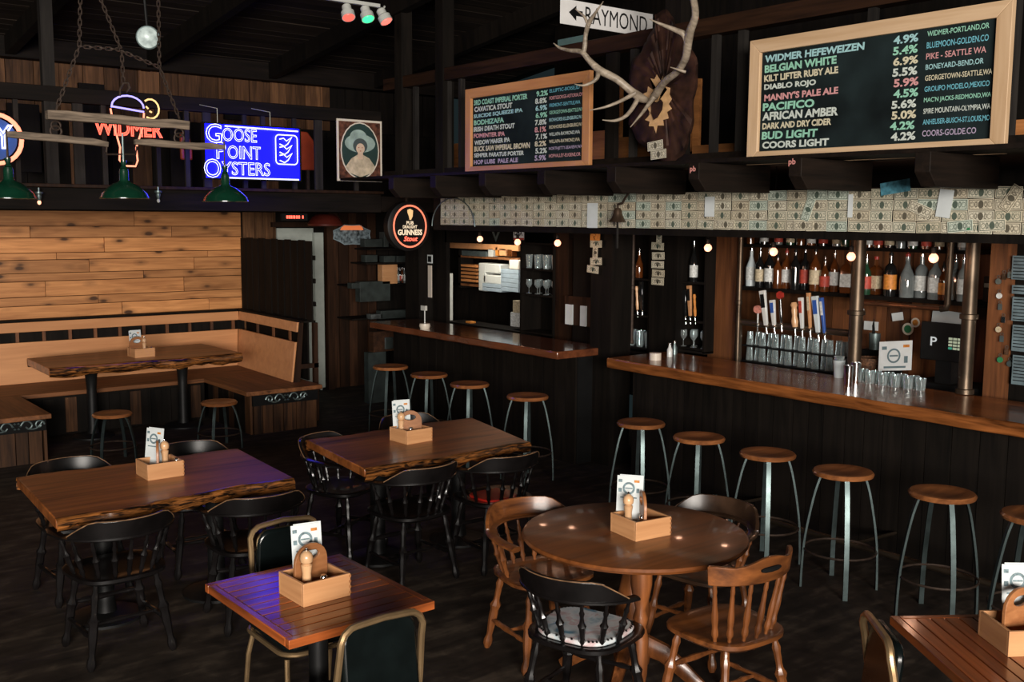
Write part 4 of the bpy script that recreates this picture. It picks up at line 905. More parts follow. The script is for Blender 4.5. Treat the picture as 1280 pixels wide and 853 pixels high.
# ---------------- table caddies ----------------
def caddy(loc,rz,where,pale=True,hrot=0.0,menu=True,millpos=(-.04,-.02),menurot=0.1,hpos=(0.0,.01),mpos=(-.025,.07)):
    t=thing('condiment_caddy','open wooden condiment caddy with arched handle on '+where,'caddy',(loc[0],loc[1],loc[2]),rz,'wooden condiment caddies')
    a,b,h=.21,.20,.092; th=.011
    for s_ in(-1,1):
        ob('side_panel',box((0,0,0),(a,th,h)),m['boxw'],t,loc=(0,s_*(b/2-th/2),h/2),bevel=.0015)
        ob('side_panel',box((0,0,0),(b-2*th,th,h)),m['boxw'],t,M=T(s_*(a/2-th/2),0,h/2)@RZ(PI/2),bevel=.0015)
    ob('bottom_panel',box((0,0,.006),(a-2*th,b-2*th,.008)),m['boxw'],t)
    g=G()
    for k in range(4):
        g.box((a/2-.002,-b/2-.0005,.015+.022*k),(.009,.0012,.010))
    ob('dovetail_marks',g,m['hand'],t)
    n=20; out=[];inn=[]
    for i in range(n):
        t_=2*PI*i/n; c_,s_=math.cos(t_),math.sin(t_)
        if s_>=-.2: out.append((.080*c_,.115+.078*max(s_,0)))
        else: out.append((math.copysign(.080,c_) if abs(c_)>.55 else .080*c_/.6,-.0))
        inn.append((.040*c_,.145+.020*s_))
    Mh=T(hpos[0],hpos[1],.012)@RZ(hrot)@Matrix.Rotation(PI/2,4,'X')
    ob('handle',G().ring(out,inn,-.007,.007,Mh),m['hand'],t,bevel=.002)
    mx,my=millpos; w=Vector(loc)+RZ(rz)@Vector((mx,my,.010))
    p=thing('pepper_mill','turned wooden pepper mill in the caddy on '+where,'pepper mill',w,0,'pepper mills')
    K=1.32
    ob('body',G().lathe([(x*1.12,z*K) for x,z in [(.0,0),(.021,0),(.023,.006),(.021,.012),(.017,.04),(.0155,.07),(.019,.09),(.020,.096),(.014,.100),(.0,.100)]],16),m['mill'],p)
    ob('cap',G().lathe([(x*1.12,z*K) for x,z in [(.013,.100),(.021,.106),(.0235,.118),(.020,.130),(.010,.138),(.0,.140)]],16),m['mill'],p)
    ob('finial',G().lathe([(x,z*K) for x,z in [(.003,.139),(.006,.143),(.005,.147),(0,.149)]],8),m['chrome'],p)
    w=Vector(loc)+RZ(rz)@Vector((mx+.055,my-.035,.010)); s=thing('salt_shaker','small glass shaker with chrome cap in the caddy on '+where,'shaker',w,0,'salt shakers')
    ob('body',G().lathe([(0,0),(.018,0),(.018,.05),(.013,.062),(0,.062)],12),m['glass2'],s); ob('cap',G().lathe([(.0155,.060),(.0155,.078),(.011,.084),(0,.085)],12),m['chrome'],s)
    if menu:
        w=Vector(loc)+RZ(rz)@Vector((mpos[0],mpos[1],.012)); M=T(*w)@RZ(rz+menurot)@Matrix.Rotation(R(82),4,'X')
        c=thing('menu_card','white printed menu card standing in the caddy on '+where,'menu',M=M,group='menu cards')
        ob('card',box((0,.125,0),(.115,.25,.001)),m['white'],c); ob('card',box((.012,.130,-.004),(.115,.25,.001)),m['white'],c)
        ink=plain('menu_ink',(.13,.19,.21),.6,var=.5,nscale=90)
        ob('print',G().ring(arc(0,.19,.030,.030,0,342,19),arc(0,.19,.020,.020,0,342,19),.0005,.0012).box((0,.19,.001),(.036,.006,.0006)).box((-.042,.225,.001),(.018,.014,.0006)).box((-.042,.18,.001),(.016,.018,.0006)).box((.044,.18,.001),(.014,.022,.0006)).box((-.0,.145,.001),(.08,.006,.0006)),ink,c)
        ob('print',box((.038,.225,.001),(.026,.012,.0006)),m['label3'],c)
    return t
caddy((1.865,3.64,.75),R(2),'the foreground slatted table',hrot=.15,millpos=(-.045,-.02),menurot=-.2,hpos=(-.0,.03),mpos=(.01,.072))
caddy((3.49,3.44,.75),R(-7),'the round table',hrot=R(62),millpos=(-.06,.02),menurot=-.8,hpos=(.01,.0))
caddy((2.055,5.92,.75),R(0),'the left slab table',hrot=R(70),millpos=(.035,.01),menurot=-1.1,hpos=(-.01,.0))
caddy((3.735,5.855,.75),R(4),'the middle slab table',hrot=R(-25),millpos=(-.06,.03),menurot=-.3,hpos=(.0,.01))
caddy((3.58,10.75,.80),R(4),'the booth table',hrot=R(0),millpos=(.03,-.01),menurot=0,hpos=(-.03,.03),menu=True)
cR=Vector((3.488,1.655)); ux=Vector((.8358,-.5490)); uy=Vector((.549,.8358))
cc=cR+ux*.105+uy*.10
caddy((cc.x,cc.y,.75),math.atan2(ux.y,ux.x),'the slatted table at bottom right',hrot=R(20),millpos=(.05,-.04),menurot=-.1,hpos=(.0,.02),mpos=(.03,.07))

# ---------------- bars ----------------
def bar(label,x0,x1,y0,y1,th,mt,base_x,slabn):
    t=thing('bar_counter',label,'bar counter',((x0+x1)/2,(y0+y1)/2,0)); cx,cy=(x0+x1)/2,(y0+y1)/2
    n=30; rr=random.Random(4); poly=[]
    for i in range(n+1): poly.append((x0-cx+.012*math.sin(i*1.7)*rr.uniform(.3,1),y1-cy-(y1-y0)*i/n))
    poly+=[(x1-cx,y0-cy),(x1-cx,y1-cy)]
    ob('countertop',G().prism(poly,1.07-th,1.07),mt,t,bevel=.010)
    y=y0+.06
    while y<y1-.08:
        s=min(random.uniform(.12,.2),y1-.06-y); ob('front_board',box((0,0,0),(.02,s-.006,1.07-th)),m['dark'],t,loc=(base_x-cx,y+s/2-cy,(1.07-th)/2)); y+=s
    ob('carcass',box((0,0,0),(x1-base_x-.05,y1-y0-.14,1.06-th)),m['matteb'],t,loc=((base_x+x1)/2-cx,0,(1.06-th)/2))
    return t
nb=bar('long near bar with thick glossy wooden top at the right',6.05,6.80,1.9,6.41,.085,m['bartop'],6.32,1)
fb=bar('far bar with dark red-brown wooden top in the middle',5.96,6.60,6.95,10.20,.07,m['bartop2'],6.25,1)
fr=thing('foot_rail','brass foot rail along the base of the near bar','foot rail',(5.68,4.1,0))
ob('rail',G().tube([(0,-2.1,.2),(0,1.02,.2)],.019,10),m['brass'],fr)
for y in (-1.4,-.3,.8): ob('bracket',G().tube([(0,y,.2),(.12,y,.16),(.62,y,.14)],.012,6),m['brass'],fr)
# partition posts with bills
for (x0,x1,X,lb,bl) in ((738,764,6.45,'dark post with five bills between the two bars',((737+8,222-0),)),):
    c,a,b=rect_at(x0,x1,290,430,'X',X); ob_=struct('trim_3',box((0,0,0),(.25,a,2.2)),m['dark'],loc=(X+.13,c.y,1.1))
c2,a2,_=rect_at(700,738,290,430,'X',6.7); struct('trim_4',box((0,0,0),(.06,a2*1.0,2.2)),m['dark'],loc=(6.9,c2.y,1.1))
c,a,b=rect_at(812,846,290,430,'X',6.9); struct('trim_5',box((0,0,0),(.12,a,2.2)),m['dark'],loc=(6.96,c.y,1.1))
def pbill(x,y,X,an,lb,mt=None,rev=False):
    o=ob('dollar_bill' if mt is None else 'paper_slip',billme if mt is None else meshof('slip',box((0,0,0),(.10,.13,.0015))),mt,M=frX(at(x,y,'X',X))@RZ(R(an))); tag(o,lb,'banknote' if mt is None else 'paper')
    g=G().tube([(-.04,.0,.002),(-.015,.018,.002),(0,-.015,.002),(.02,.018,.002),(.035,-.01,.002)],.004,4,flat=(1,.3)); ob('scrawl',g,m['matteb'],o); return o
pbill(744,294,6.43,90,'small orange card on the post between the bars',m['label3'])
for i,(x,y,an) in enumerate(((745,305,0),(744,316,88),(745,327,3),(741,337,-4))): pbill(x,y,6.43,an,('top','second','third','lowest')[i]+' banknote of the column on the post between the bars')
pbill(824,294,6.88,88,'upright bill high on the post right of the bell')
for i,y in enumerate((308,320,331,342,352)): pbill(822+(.8*(i%2)),y,6.88,random.uniform(-3,3),('topmost','second','middle','fourth','bottom')[i]+' bill in the tidy column on the post right of the bell')
# back-bar face: cabinets
def cabinet(label,x0,x1,y0,y1,X,dep,shelves,mt='dark'):
    ca,a,b=rect_at(x0,x1,y0,y1,'X',X); zt,zb=ca.z+b/2,ca.z-b/2
    t=thing('shelf_unit',label,'shelves',(X,ca.y,zb))
    for s_ in(-1,1): ob('side',box((0,0,0),(dep,.02,b)),m[mt],t,loc=(dep/2,s_*(a/2-.01),b/2))
    ob('back',box((0,0,0),(.015,a,b)),m[mt],t,loc=(dep,0,b/2)); ob('top',box((0,0,0),(dep,a,.02)),m[mt],t,loc=(dep/2,0,b)); ob('base',box((0,0,0),(dep,a,.02)),m[mt],t,loc=(dep/2,0,0))
    zs=[]
    for y in shelves:
        z=at((x0+x1)/2,y,'X',X+.05).z; zs.append(z); ob('shelf',box((0,0,0),(dep,a-.04,.018)),m[mt],t,loc=(dep/2,0,z-zb-.009))
    return t,ca.y,a,zs
u1,y1_,a1_,z1_=cabinet('dark shelf unit of glasses right of the kitchen hatch',650,692,305,428,6.95,.28,(336,368,415))
u2,y2_,a2_,z2_=cabinet('dark shelf unit with bottles and mugs left of the bill column',765,812,290,440,6.95,.30,(347,392,432))
u3,y3_,a3_,z3_=cabinet('narrow dark shelf unit right of the bill column',846,882,290,440,6.95,.30,(352,400,434))
struct('trim_6',box((0,0,0),(.05,.30,2.25)),m['backw'],loc=(7.1,.06+at(903,350,'X',7.0).y,1.12))
struct('trim_7',box((0,0,0),(.06,.20,2.25)),m['brown'],loc=(7.0,at(705,350,'X',7.0).y,1.12))
# wall left of the hatch and above it
def wallrect(nm,x0,x1,y0,y1,X,mt,th=.05):
    c,a,b=rect_at(x0,x1,y0,y1,'X',X); struct(nm,box((0,0,0),(th,a,b)),m[mt],loc=(X+th/2,c.y,c.z))
wallrect('trim_8',542,558,262,445,6.95,'dark'); wallrect('trim_9',556,652,270,305,6.95,'dark'); wallrect('trim_10',555,652,416,450,6.95,'dark')
wallrect('trim_11',692,770,270,300,6.98,'dark')
# work counter behind the bar
wc=thing('work_counter','dark work counter behind the near bar','counter',(7.26,4.4,0)); ob('countertop',box((0,0,0),(.66,5.0,.04)),m['matteb'],wc,loc=(0,0,.93)); ob('cabinet',box((0,0,0),(.62,4.9,.9)),m['matteb'],wc,loc=(.03,0,.45))

# ---------------- bottles and glasses ----------------
ORD=['first','second','third','fourth','fifth','sixth','seventh','eighth','ninth','tenth','eleventh','twelfth','thirteenth','fourteenth','fifteenth','sixteenth','seventeenth','eighteenth']
def od(k): return ORD[k]+' from the left'
gme={}
def pint(h=.145,r0=.029,r1=.041): return G().lathe([(.0,.004),(r0-.003,.004),(r1-.003,h),(r1,h),(r0,0),(.0,.0)],14)
PM=meshof('pint_glass',pint()); PM.materials.append(m['glass'])
TM_=meshof('tumbler',pint(.088,.030,.037)); TM_.materials.append(m['glass2'])
SM=meshof('stem_glass',G().lathe([(.03,0),(.03,.004),(.004,.008),(.004,.06),(.02,.075),(.034,.10),(.032,.15),(.030,.15),(.030,.10),(.0,.078)],12)); SM.materials.append(m['glass'])
def glass(mesh,p,label,group,flip=False):
    o=ob(mesh.name.split('.')[0],mesh,None,loc=p); tag(o,label,'glass',group)
    if flip: o.rotation_euler=(PI,0,random.uniform(0,6)); o.location.z+=.145
    return o
for si,z in enumerate(z1_[:2]):
    for k in range(7):
        glass(SM if si else PM,(7.02+.09*(k%2),y1_-a1_*.38+a1_*.76*k/6,z),('upright pint glass, ' if not si else 'stemmed glass, ')+od(6-k)+', on the shelves right of the kitchen hatch','glasses right of the hatch '+('upper' if not si else 'lower'))
for k in range(8): glass(PM,(7.0+.08*(k%2),y2_-a2_*.40+a2_*.80*k/7,z2_[2]),'glass mug, '+od(7-k)+', in the bottom row of the left bottle shelves','bottom row of mugs')
for k in range(5): glass(SM,(7.0+.08*(k%2),y3_-a3_*.36+a3_*.72*k/4,z3_[2]),'stemmed glass, '+od(4-k)+', at the bottom of the narrow shelf unit','glasses in the narrow unit')
def prof(kind,h,r):
    if kind=='wine': return [(0,0),(r,0),(r,.60*h),(r*.85,.68*h),(r*.36,.76*h),(r*.34,h*.98),(0,h*.98)]
    if kind=='sq': return [(0,0),(r,0),(r*1.02,.62*h),(r*.8,.70*h),(r*.34,.76*h),(r*.32,.94*h),(0,.94*h)]
    if kind=='rum': return [(0,0),(r*1.02,0),(r*1.05,.35*h),(r*.95,.52*h),(r*.5,.68*h),(r*.33,.78*h),(r*.33,.94*h),(0,.94*h)]
    return [(0,0),(r,0),(r,.56*h),(r*.9,.64*h),(r*.42,.76*h),(r*.34,.82*h),(r*.34,.95*h),(0,.95*h)]
def bottle(p,kind,h,r,gm,lm,cm,label,group,pour=True,lh=(.16,.5)):
    t=thing('bottle',label,'bottle',p,random.uniform(-.4,.4),group)
    ns=4 if kind=='sq' else 16; pr=prof(kind,h,r*(1.25 if kind=='sq' else 1))
    ob('glass_body',G().lathe(pr,ns,RZ(PI/4) if ns==4 else None),m[gm],t,bevel=.004 if ns==4 else 0)
    if lm: 
        rl=(r*1.27 if kind=='sq' else r*1.07); ob('paper_label',G().lathe([(rl*.98,lh[0]*h),(rl,lh[0]*h),(rl,lh[1]*h),(rl*.98,lh[1]*h)],ns,RZ(PI/4) if ns==4 else None),m[lm],t)
    if pour: ob('pourer',G().lathe([(r*.36,.93*h),(r*.36,.99*h),(.006,1.01*h),(.004,1.12*h),(0,1.12*h)],10),m[cm],t)
    else: ob('cap',G().lathe([(r*.40,.92*h),(r*.40,h),(0,h)],12),m[cm],t)
    return t
SH=1.655; SX=7.42
sh=thing('bottle_shelf','dark shelf of liquor bottles behind the taps','shelf',(SX,4.5,SH))
ys=[at(x,365,'X',SX).y for x in (927,1068,1072,1244)]
ob('board',box((0,0,0),(.35,ys[0]-ys[1],.03)),m['dark'],sh,loc=(.055,(ys[0]+ys[1])/2-4.5,-.015)); ob('board',box((0,0,0),(.35,ys[2]-ys[3],.03)),m['dark'],sh,loc=(.055,(ys[2]+ys[3])/2-4.5,-.015))
BT=[(938,'rum',.29,.040,'frost','label2','chrome','frosted white round-shouldered bottle first on the left of the shelf'),(949,'norm',.27,.036,'dkbot','label1','chrome','dark bottle with cream label, second on the left'),
(961,'norm',.29,.040,'dkbot','label2','offw','dark bottle with white label behind the white tap'),(982,'norm',.28,.040,'amber','label2','red','amber bottle with red pourer and white label'),
(971,'norm',.24,.036,'amber',None,'black','small plain amber bottle beside the hanging bulb'),(993,'norm',.29,.038,'dkbot',None,'black','plain black bottle right of the red-topped one'),(1005,'wine',.29,.034,'dkbot','label4','chrome','slim dark bottle with small red label'),
(1018,'norm',.30,.042,'amber','label1','black','whisky bottle with cream label above the tan tap'),(1030,'norm',.22,.034,'amber','label4','chrome','short amber bottle with red neck label'),(1042,'norm',.28,.036,'amber','label2','chrome','amber bottle with white label left of the second bulb'),
(1057,'sq',.27,.040,'amber','label2','black','square amber whiskey bottle with large white label by the pole'),
(1082,'norm',.25,.034,'grbot','label4','chrome','bottle with red and white label right of the pole'),(1094,'sq',.26,.042,'amber','label1','red','tequila bottle with cream label and red cap'),(1112,'wine',.29,.042,'dkbot','label3','black','black bottle with bright orange label'),
(1133,'rum',.29,.048,'clbot',None,'red','wide clear bottle with red pourer'),(1151,'wine',.29,.044,'clbot','label2','chrome','tall clear bottle with pale frosted label'),(1168,'norm',.28,.044,'clbot','label2','red','clear bottle with white label under the third bulb'),
(1178,'norm',.22,.03,'amber','label3','black','small amber bottle left of the thin pipe'),(1193,'sq',.26,.036,'clbot',None,'chrome','square clear bottle right of the thin pipe'),(1203,'norm',.28,.036,'clbot','label2','chrome','clear bottle with silver label beside the thick pole')]
for i,(x,k,h,r,gm,lm,cm,lb) in enumerate(BT):
    X=SX+(-.05 if i%3 else .02); p=at(x,365,'X',X); bottle((X,p.y,SH),k,h*1.17,r*1.12,gm,lm,cm,lb,'liquor bottles on the main shelf',pour=(x not in (1094,)))
# upper shelf with bottle bases showing
us=thing('upper_bottle_shelf','high dark shelf just under the bill band','shelf',(SX,4.5,2.03)); ya_,yb_=at(925,300,'X',SX).y,at(1240,300,'X',SX).y
ob('board',box((0,0,0),(.36,ya_-yb_,.025)),m['dark'],us,loc=(.05,(ya_+yb_)/2-4.5,-.0125))
for i,x in enumerate((940,957,975,990,1003,1016,1031,1048,1058,1088,1100,1114,1128,1143,1160,1176,1192,1206)):
    p=at(x,300,'X',SX); bottle((SX-.02,p.y,2.03),('norm','wine','rum')[i%3],.27,.036,('amber','dkbot','clbot','grbot','amber')[i%5],(None,'label2','label4','label1')[i%4],'chrome','bottle '+od(i)+' on the high shelf, top hidden by the bill band','bottles on the high shelf',True,(.08,.3))
# bottles in the left units
for (x,zz,k,h,gm,lm,cm,lb) in ((777,0,'norm',.24,'amber',None,'chrome','amber decanter-like bottle left on the unit shelf beside the thin pipe'),(786,0,'rum',.26,'clbot',None,'chrome','clear bottle beside amber one in the left unit'),(799,0,'rum',.25,'amber',None,'chrome','dark amber bottle at the right of the left unit'),
  (852,1,'wine',.30,'dkbot','label1','red','wine bottle with red capsule and cream label in the narrow unit'),(867,1,'rum',.36,'dkbot','label2','chrome','tall dark bottle with round white label in the narrow unit')):
    z=z2_[0] if zz==0 else z3_[0]+0; X=7.04; y=at(x,340,'X',X).y; bottle((X,y,z if zz==0 else at(x,346,'X',X).z-.03 if False else z),k,h,.036,gm,lm,cm,lb,'bottles in the left shelf units',pour=zz==0,lh=(.1,.4))
for (x0,x1,y0,y1,mt,lb) in ((766,777,362,388,'label3','orange snack box on the left unit middle shelf'),(779,787,364,388,'blue','blue carton on the left unit middle shelf')):
    c,a,b=rect_at(x0,x1,y0,y1,'X',7.05); tag(ob('carton',box((0,0,0),(.08,a,b)),m[mt],loc=(7.07,c.y,z2_[1]+b/2),bevel=.002),lb,'carton')

# taps
def tap(x,yt,yb,kind,col,label,lean=0,w=.032,X=7.02,cap=None):
    b=at(x,yb,'X',X); t_=at(x,yt,'X',X); h=t_.z-b.z; t=thing('beer_tap_handle',label,'tap handle',(X,b.y,b.z),0,'beer tap handles'); t.rotation_euler=(R(lean),0,0)
    ob('ferrule',G().lathe([(.008,-.05),(.008,0),(.014,.005),(.010,.03),(0,.03)],10),m['chrome'],t)
    if kind=='oval':
        ob('stem',G().tube([(0,0,0),(0,0,h-.03)],.007,6),m['porc'],t); ob('badge',G().lathe([(.0,-.008),(.045,-.008),(.045,.008),(0,.008)],20,T(0,0,h-.02)@Matrix.Rotation(PI/2,4,'Y')@Matrix.Diagonal((.75,1,1,1))),plain('pale_red_badge',(.55,.22,.17),.4,var=.4,nscale=40),t)
    elif kind=='slab':
        ob('grip',G().add([(-.012,-w*.5,.02),(.012,-w*.5,.02),(.012,w*.5,.02),(-.012,w*.5,.02),(-.014,-w*.9,h),(.014,-w*.9,h),(.014,w*.9,h),(-.014,w*.9,h)],[(3,2,1,0),(4,5,6,7),(0,1,5,4),(1,2,6,5),(2,3,7,6),(3,0,4,7)]),m[col],t,bevel=.004)
        ob('badge',box((-.015,0,h*.72),(.004,w*1.1,h*.36)),m[cap or 'matteb'],t)
    elif kind=='turn':
        ob('grip',G().lathe([(.0,.02),(w*.45,.02),(w*.6,h*.3),(w*.4,h*.5),(w*.5,h*.7),(w*.42,h*.8),(w*.62,h*.9),(w*.4,h),(0,h)],12),m[col],t)
    elif kind=='hex':
        ob('grip',G().lathe([(.0,.02),(.009,.02),(.014,h*.4),(.010,h*.75),(0,h*.75)],10),m[col],t); ob('badge',G().lathe([(0,-.012),(.034,-.012),(.034,.012),(0,.012)],6,T(0,0,h-.04)@Matrix.Rotation(PI/2,4,'Y')),m[cap],t)
    return t
tap(947,384,408,'oval','porc','tap handle with oval pinkish badge on a white stem at the far left')
tap(958,363,410,'slab','porc','tall white tap handle with dark panel',-10,.034); tap(968,375,410,'slab','porc','white tap handle with blue badge',-8,.028,cap='blue')
tap(977,363,407,'hex','dkbot','dark tap handle topped with a red hexagon',-6,cap='red'); tap(994,378,412,'turn','mill','carved tan wooden tap handle with knobbed top',-6,.05)
tap(1003,372,414,'slab','porc','white tap handle with red lettering strip',-6,.024,cap='label4'); tap(1013,366,414,'slab','boxw','slim tan wooden tap handle',-6,.018,cap='label1')
tap(1023,370,419,'slab','frost','large silver-white tap handle with blue dot',-9,.034,cap='blue'); tap(1031,372,420,'slab','blue','blue tap handle with pale lettering strip',-9,.018,cap='label2')
for (x,yt,yb,k,c_,lb) in ((790,365,388,'turn','clbot','small chrome-dark tap at left of the tan one in the left unit'),(797,358,390,'turn','mill','tan wooden tap handle in the left unit'),(803,352,390,'slab','dkbot','dark tap handle right of tan one in the left unit'),
   (849,371,395,'turn','porc','small cream tap handle at left in the narrow unit'),(857,362,398,'slab','dkbot','black tap handle in the narrow unit'),(863,357,398,'slab','boxw','wooden framed tap handle in the narrow unit'),(869,368,398,'turn','label3','orange tap handle at right in the narrow unit')): tap(x,yt,yb,k,c_,lb,-5,.026,X=6.99)
tr=thing('tap_rail','dark pipe tap rail carrying the beer taps','tap rail',(7.05,4.9,0)); a_=at(921,412,'X',7.05); b_=at(1062,430,'X',7.05)
ob('pipe',G().tube([(0,a_.y-4.9,1.37),(0,b_.y-4.9,1.37)],.028,10),m['brass'],tr); ob('upright',G().tube([(0,a_.y-4.92,1.37),(0,a_.y-4.92,.95)],.03,10),m['brass'],tr)
# racks of glasses beneath the taps
rk=thing('glass_rack','dark two-level rack of upturned glasses under the taps','rack',(7.2,5.05,0)); ya_,yb_=at(932,450,'X',7.2).y,at(1062,460,'X',7.2).y
for z in (1.03,1.165): ob('shelf',box((0,0,0),(.16,ya_-yb_,.01)),m['matteb'],rk,loc=(0,(ya_+yb_)/2-5.05,z-.005))
SG=meshof('small_glass',pint(.115,.026,.033)); SG.materials.append(m['glass2'])
for lv,z in enumerate((1.03,1.165)):
    for k in range(15):
        yy=ya_-.05-(ya_-yb_-.1)*k/14; o=ob('small_glass',SG,None,loc=(7.19+.03*(k%2),yy,z+.116)); o.rotation_euler=(PI,0,0); tag(o,'upturned small glass, '+od(k)+', on the '+('lower' if not lv else 'upper')+' rack level under the taps','glass','upturned glasses '+('lower' if not lv else 'upper'))
# glasses standing at the back edge of the near bar
for k in range(11):
    x=1071+k*8; X=6.66+.06*(k%2); p=at(x,482,'X',X); glass(TM_,(X,at(x,478,'X',X).y,1.07),'clear tumbler, '+od(k)+', in the cluster on the bar top','tumblers on the bar')
p=Z_=at(1048,472,'Z',1.07); cp=thing('plastic_cup','pale plastic cup holding smaller cups on the bar top','cup',p); ob('cup',G().lathe([(0,0),(.034,0),(.045,.13),(.042,.13),(.032,.01),(0,.01)],16),m['frost'],cp); ob('inner_cup',G().lathe([(.03,.10),(.04,.16),(.037,.16),(.028,.11)],16),m['glass2'],cp)
for i,(x,y) in enumerate(((1060,483),(1069,479))): p=at(x,y,'Z',1.07); tag(ob('steel_shaker',G().lathe([(0,0),(.027,0),(.036,.15),(.033,.15),(.025,.005),(0,.005)],18),m['chrome'],loc=p),('left','right')[i]+' steel shaker cup beside the tumblers on the bar','shaker')
# bar top bits at the left end
p=at(819,450,'Z',1.07); cd=thing('coaster_stack','stack of round tan coasters on the near bar end','coasters',p)
for k in range(5): ob('coaster',G().lathe([(0,.012*k),(.05,.012*k),(.05,.012*k+.011),(0,.012*k+.011)],20),m['cream'],cd)
for (x,y,lb,mt) in ((837,446,'white squat shaker bottle on the near bar end','porc'),(843,443,'taller grey shaker bottle on the near bar end','steel')):
    p=at(x,y,'Z',1.07); t=thing('shaker_bottle',lb,'shaker',p); ob('body',G().lathe([(0,0),(.024,0),(.024,.06),(.012,.085),(.012,.10),(0,.10)],14),m[mt],t); ob('cap',G().lathe([(.014,.098),(.014,.12),(0,.122)],10),m['chrome'],t)
p=at(531,411,'Z',1.07); cd=thing('coaster_holder','tan coaster holder with white card on a stem on the far bar','holder',p)
ob('coaster_stack',G().lathe([(0,0),(.05,0),(.06,.03),(.055,.055),(0,.055)],18),m['cream'],cd); ob('stem',G().tube([(0,0,.05),(0,0,.20)],.006,6),m['porc'],cd); ob('card',box((-.01,0,.22),(.03,.08,.05)),m['offw'],cd)
# poles
def pole(label,x,X,y,r,z1,mt,elbow=False):
    yy=at(x,y,'X',X).y; t=thing('support_pole',label,'pole',(X,yy,1.07 if X<7 else .95)); h=z1-t.location.z
    ob('pipe',G().tube([(0,0,0),(0,0,h)],r,14),m[mt],t)
    for z in (.0,h*.47,): ob('coupling',G().lathe([(r*1.05,z),(r*1.3,z+.005),(r*1.3,z+.035),(r*1.05,z+.04)],14),m[mt],t)
    return t
pole('thick brass pipe pole at the right standing on the bar',1211,6.78,400,.047,2.16,'brass'); pole('thick brass pipe pole in the middle between the bottle shelves',1070,7.02,400,.052,2.16,'brass')
pole('slim brass pipe pole left of the taps',923,7.02,400,.022,2.16,'brass'); pole('thin pipe pole in front of the left shelf unit',791,6.95-.02,340,.018,2.16,'iron'); pole('thin pipe pole beside the paper holder left of the bell',727,6.9,350,.018,2.16,'copper')
cp=thing('copper_pipe','horizontal copper pipe with an elbow below the right bottle shelf','pipe',(7.22,0,0)); y0_=at(1078,383,'X',7.22); y1_p=at(1184,385,'X',7.22)
ob('run',G().tube([(0,y0_.y,1.60),(0,y1_p.y+.05,1.60)],.018,10),m['copper'],cp); ob('riser',G().tube([(0,y1_p.y+.05,1.60),(0,y1_p.y+.01,1.605),(0,y1_p.y,1.64),(0,y1_p.y,2.16)],.025,10),m['brass'],cp)
# globe bulbs
for (x,y,X,lb) in ((600,299,6.3,'left bulb over the far bar'),(647,303,6.3,'bulb before the kitchen hatch corner'),(697,304,6.18,'bulb by the brown frame at the far bar end'),(885,310,6.42,'bulb at the narrow shelf unit'),(967,315,6.4,'bulb before the white-labelled bottles'),(1064,321,6.4,'bulb before the middle pole'),(1167,323,6.35,'bulb before the right-hand bottles')):
    p=at(x,y,'X',X); t=thing('globe_bulb','small glowing pinkish globe '+lb,'light bulb',p,0,'globe string lights')
    ob('globe',G().lathe([(0,-.031),(.015,-.027),(.027,-.015),(.031,0),(.027,.015),(.015,.028),(.010,.032)],16),m['bulb'],t); ob('socket',G().lathe([(.011,.028),(.015,.035),(.015,.07),(.004,.075),(0,.075)],10),m['matteb'],t); ob('cord',G().tube([(0,0,.07),(0,0,2.64-p.z)],.003,5),m['matteb'],t)
    point('globe_bulb_light',p+Vector((-.06,0,-.03)),1.5,(1,.55,.35),.03)
# bell
p=at(772,272,'X',5.70); bl=thing('brass_bell','brass bell on an iron bracket with hanging rope above the bar','bell',p)
ob('bell_body',G().lathe([(.065,-.035),(.068,-.03),(.050,-.005),(.036,.03),(.034,.05),(.022,.072),(.0,.078),(0,.07),(.018,.06),(.03,.03),(.045,-.01),(.06,-.035)],20),plain('dark_brass',(.14,.09,.06),.35,metal=.8),bl)
ob('bracket',G().tube([(0,0,.075),(0,0,.10),(.0,-.05,.11),(.0,-.08,.15),(.04,-.09,.20),(.10,-.09,.20)],.010,6),m['iron'],bl); ob('rope',G().tube([(0,0,-.02),(0,.0,-.10),(0,.0,-.24)],[.006,.011,.012],6),m['grey'],bl)
# ---------------- kitchen hatch ----------------
kt=thing('kitchen_shelving','pale wooden kitchen shelving seen through the hatch','shelves',(7.9,0,0))
KX=7.75
def kb(name,x0,x1,y0,y1,X,mt,label,cat,dep=.2,parent=None,bev=.003):
    c,a,b=rect_at(x0,x1,y0,y1,'X',X)
    if parent: return ob(name,box((0,0,0),(dep,a,b)),m[mt],parent,loc=(X+dep/2-parent.location.x,c.y-parent.location.y,c.z-parent.location.z),bevel=bev)
    return tag(ob(name,box((0,0,0),(dep,a,b)),m[mt],loc=(X+dep/2,c.y,c.z),bevel=bev),label,cat)
kb('header_board',558,648,305,312,KX,'pine2','','',.05,kt); kb('shelf',573,648,321,324,KX,'bench','','',.25,kt); kb('shelf',573,600,355,358,KX,'bench','','',.25,kt); kb('upright',573,576,311,360,KX,'dark','','',.2,kt); kb('back_board',545,655,300,440,8.3,'dark','','',.03,kt)
for i in range(5): kb('tray',576,596,331+i*4.6,334+i*4.6,KX-.02,'orange',ORD[i]+' thin brown tray from the top of the stack in the hatch','tray')['group']='trays in the hatch'
for i,(x0,x1,y0,y1,mt) in enumerate(((598,607,329,364,'offw'),(606,625,330,342,'offw'),(604,626,344,355,'offw'),(636,648,325,337,'cream'))):
    kb('foam_box',x0,x1,y0,y1,KX-.05,mt,('tall stack of white foam containers at left in the hatch','white foam container on top in the hatch','white foam container in the middle of the hatch pile','cream carton at the top right of the hatch')[i],'container',.2,bev=.012)
pbx=plain('pale_blue_card',(.30,.37,.42),.6)
m['pbx']=pbx
for i in range(5): kb('pizza_box',626,648,337+i*5.6,342.3+i*5.6,KX-.06,'pbx',ORD[i]+' pale blue takeaway box from the top of the right hatch stack','box')['group']='takeaway boxes in the hatch'
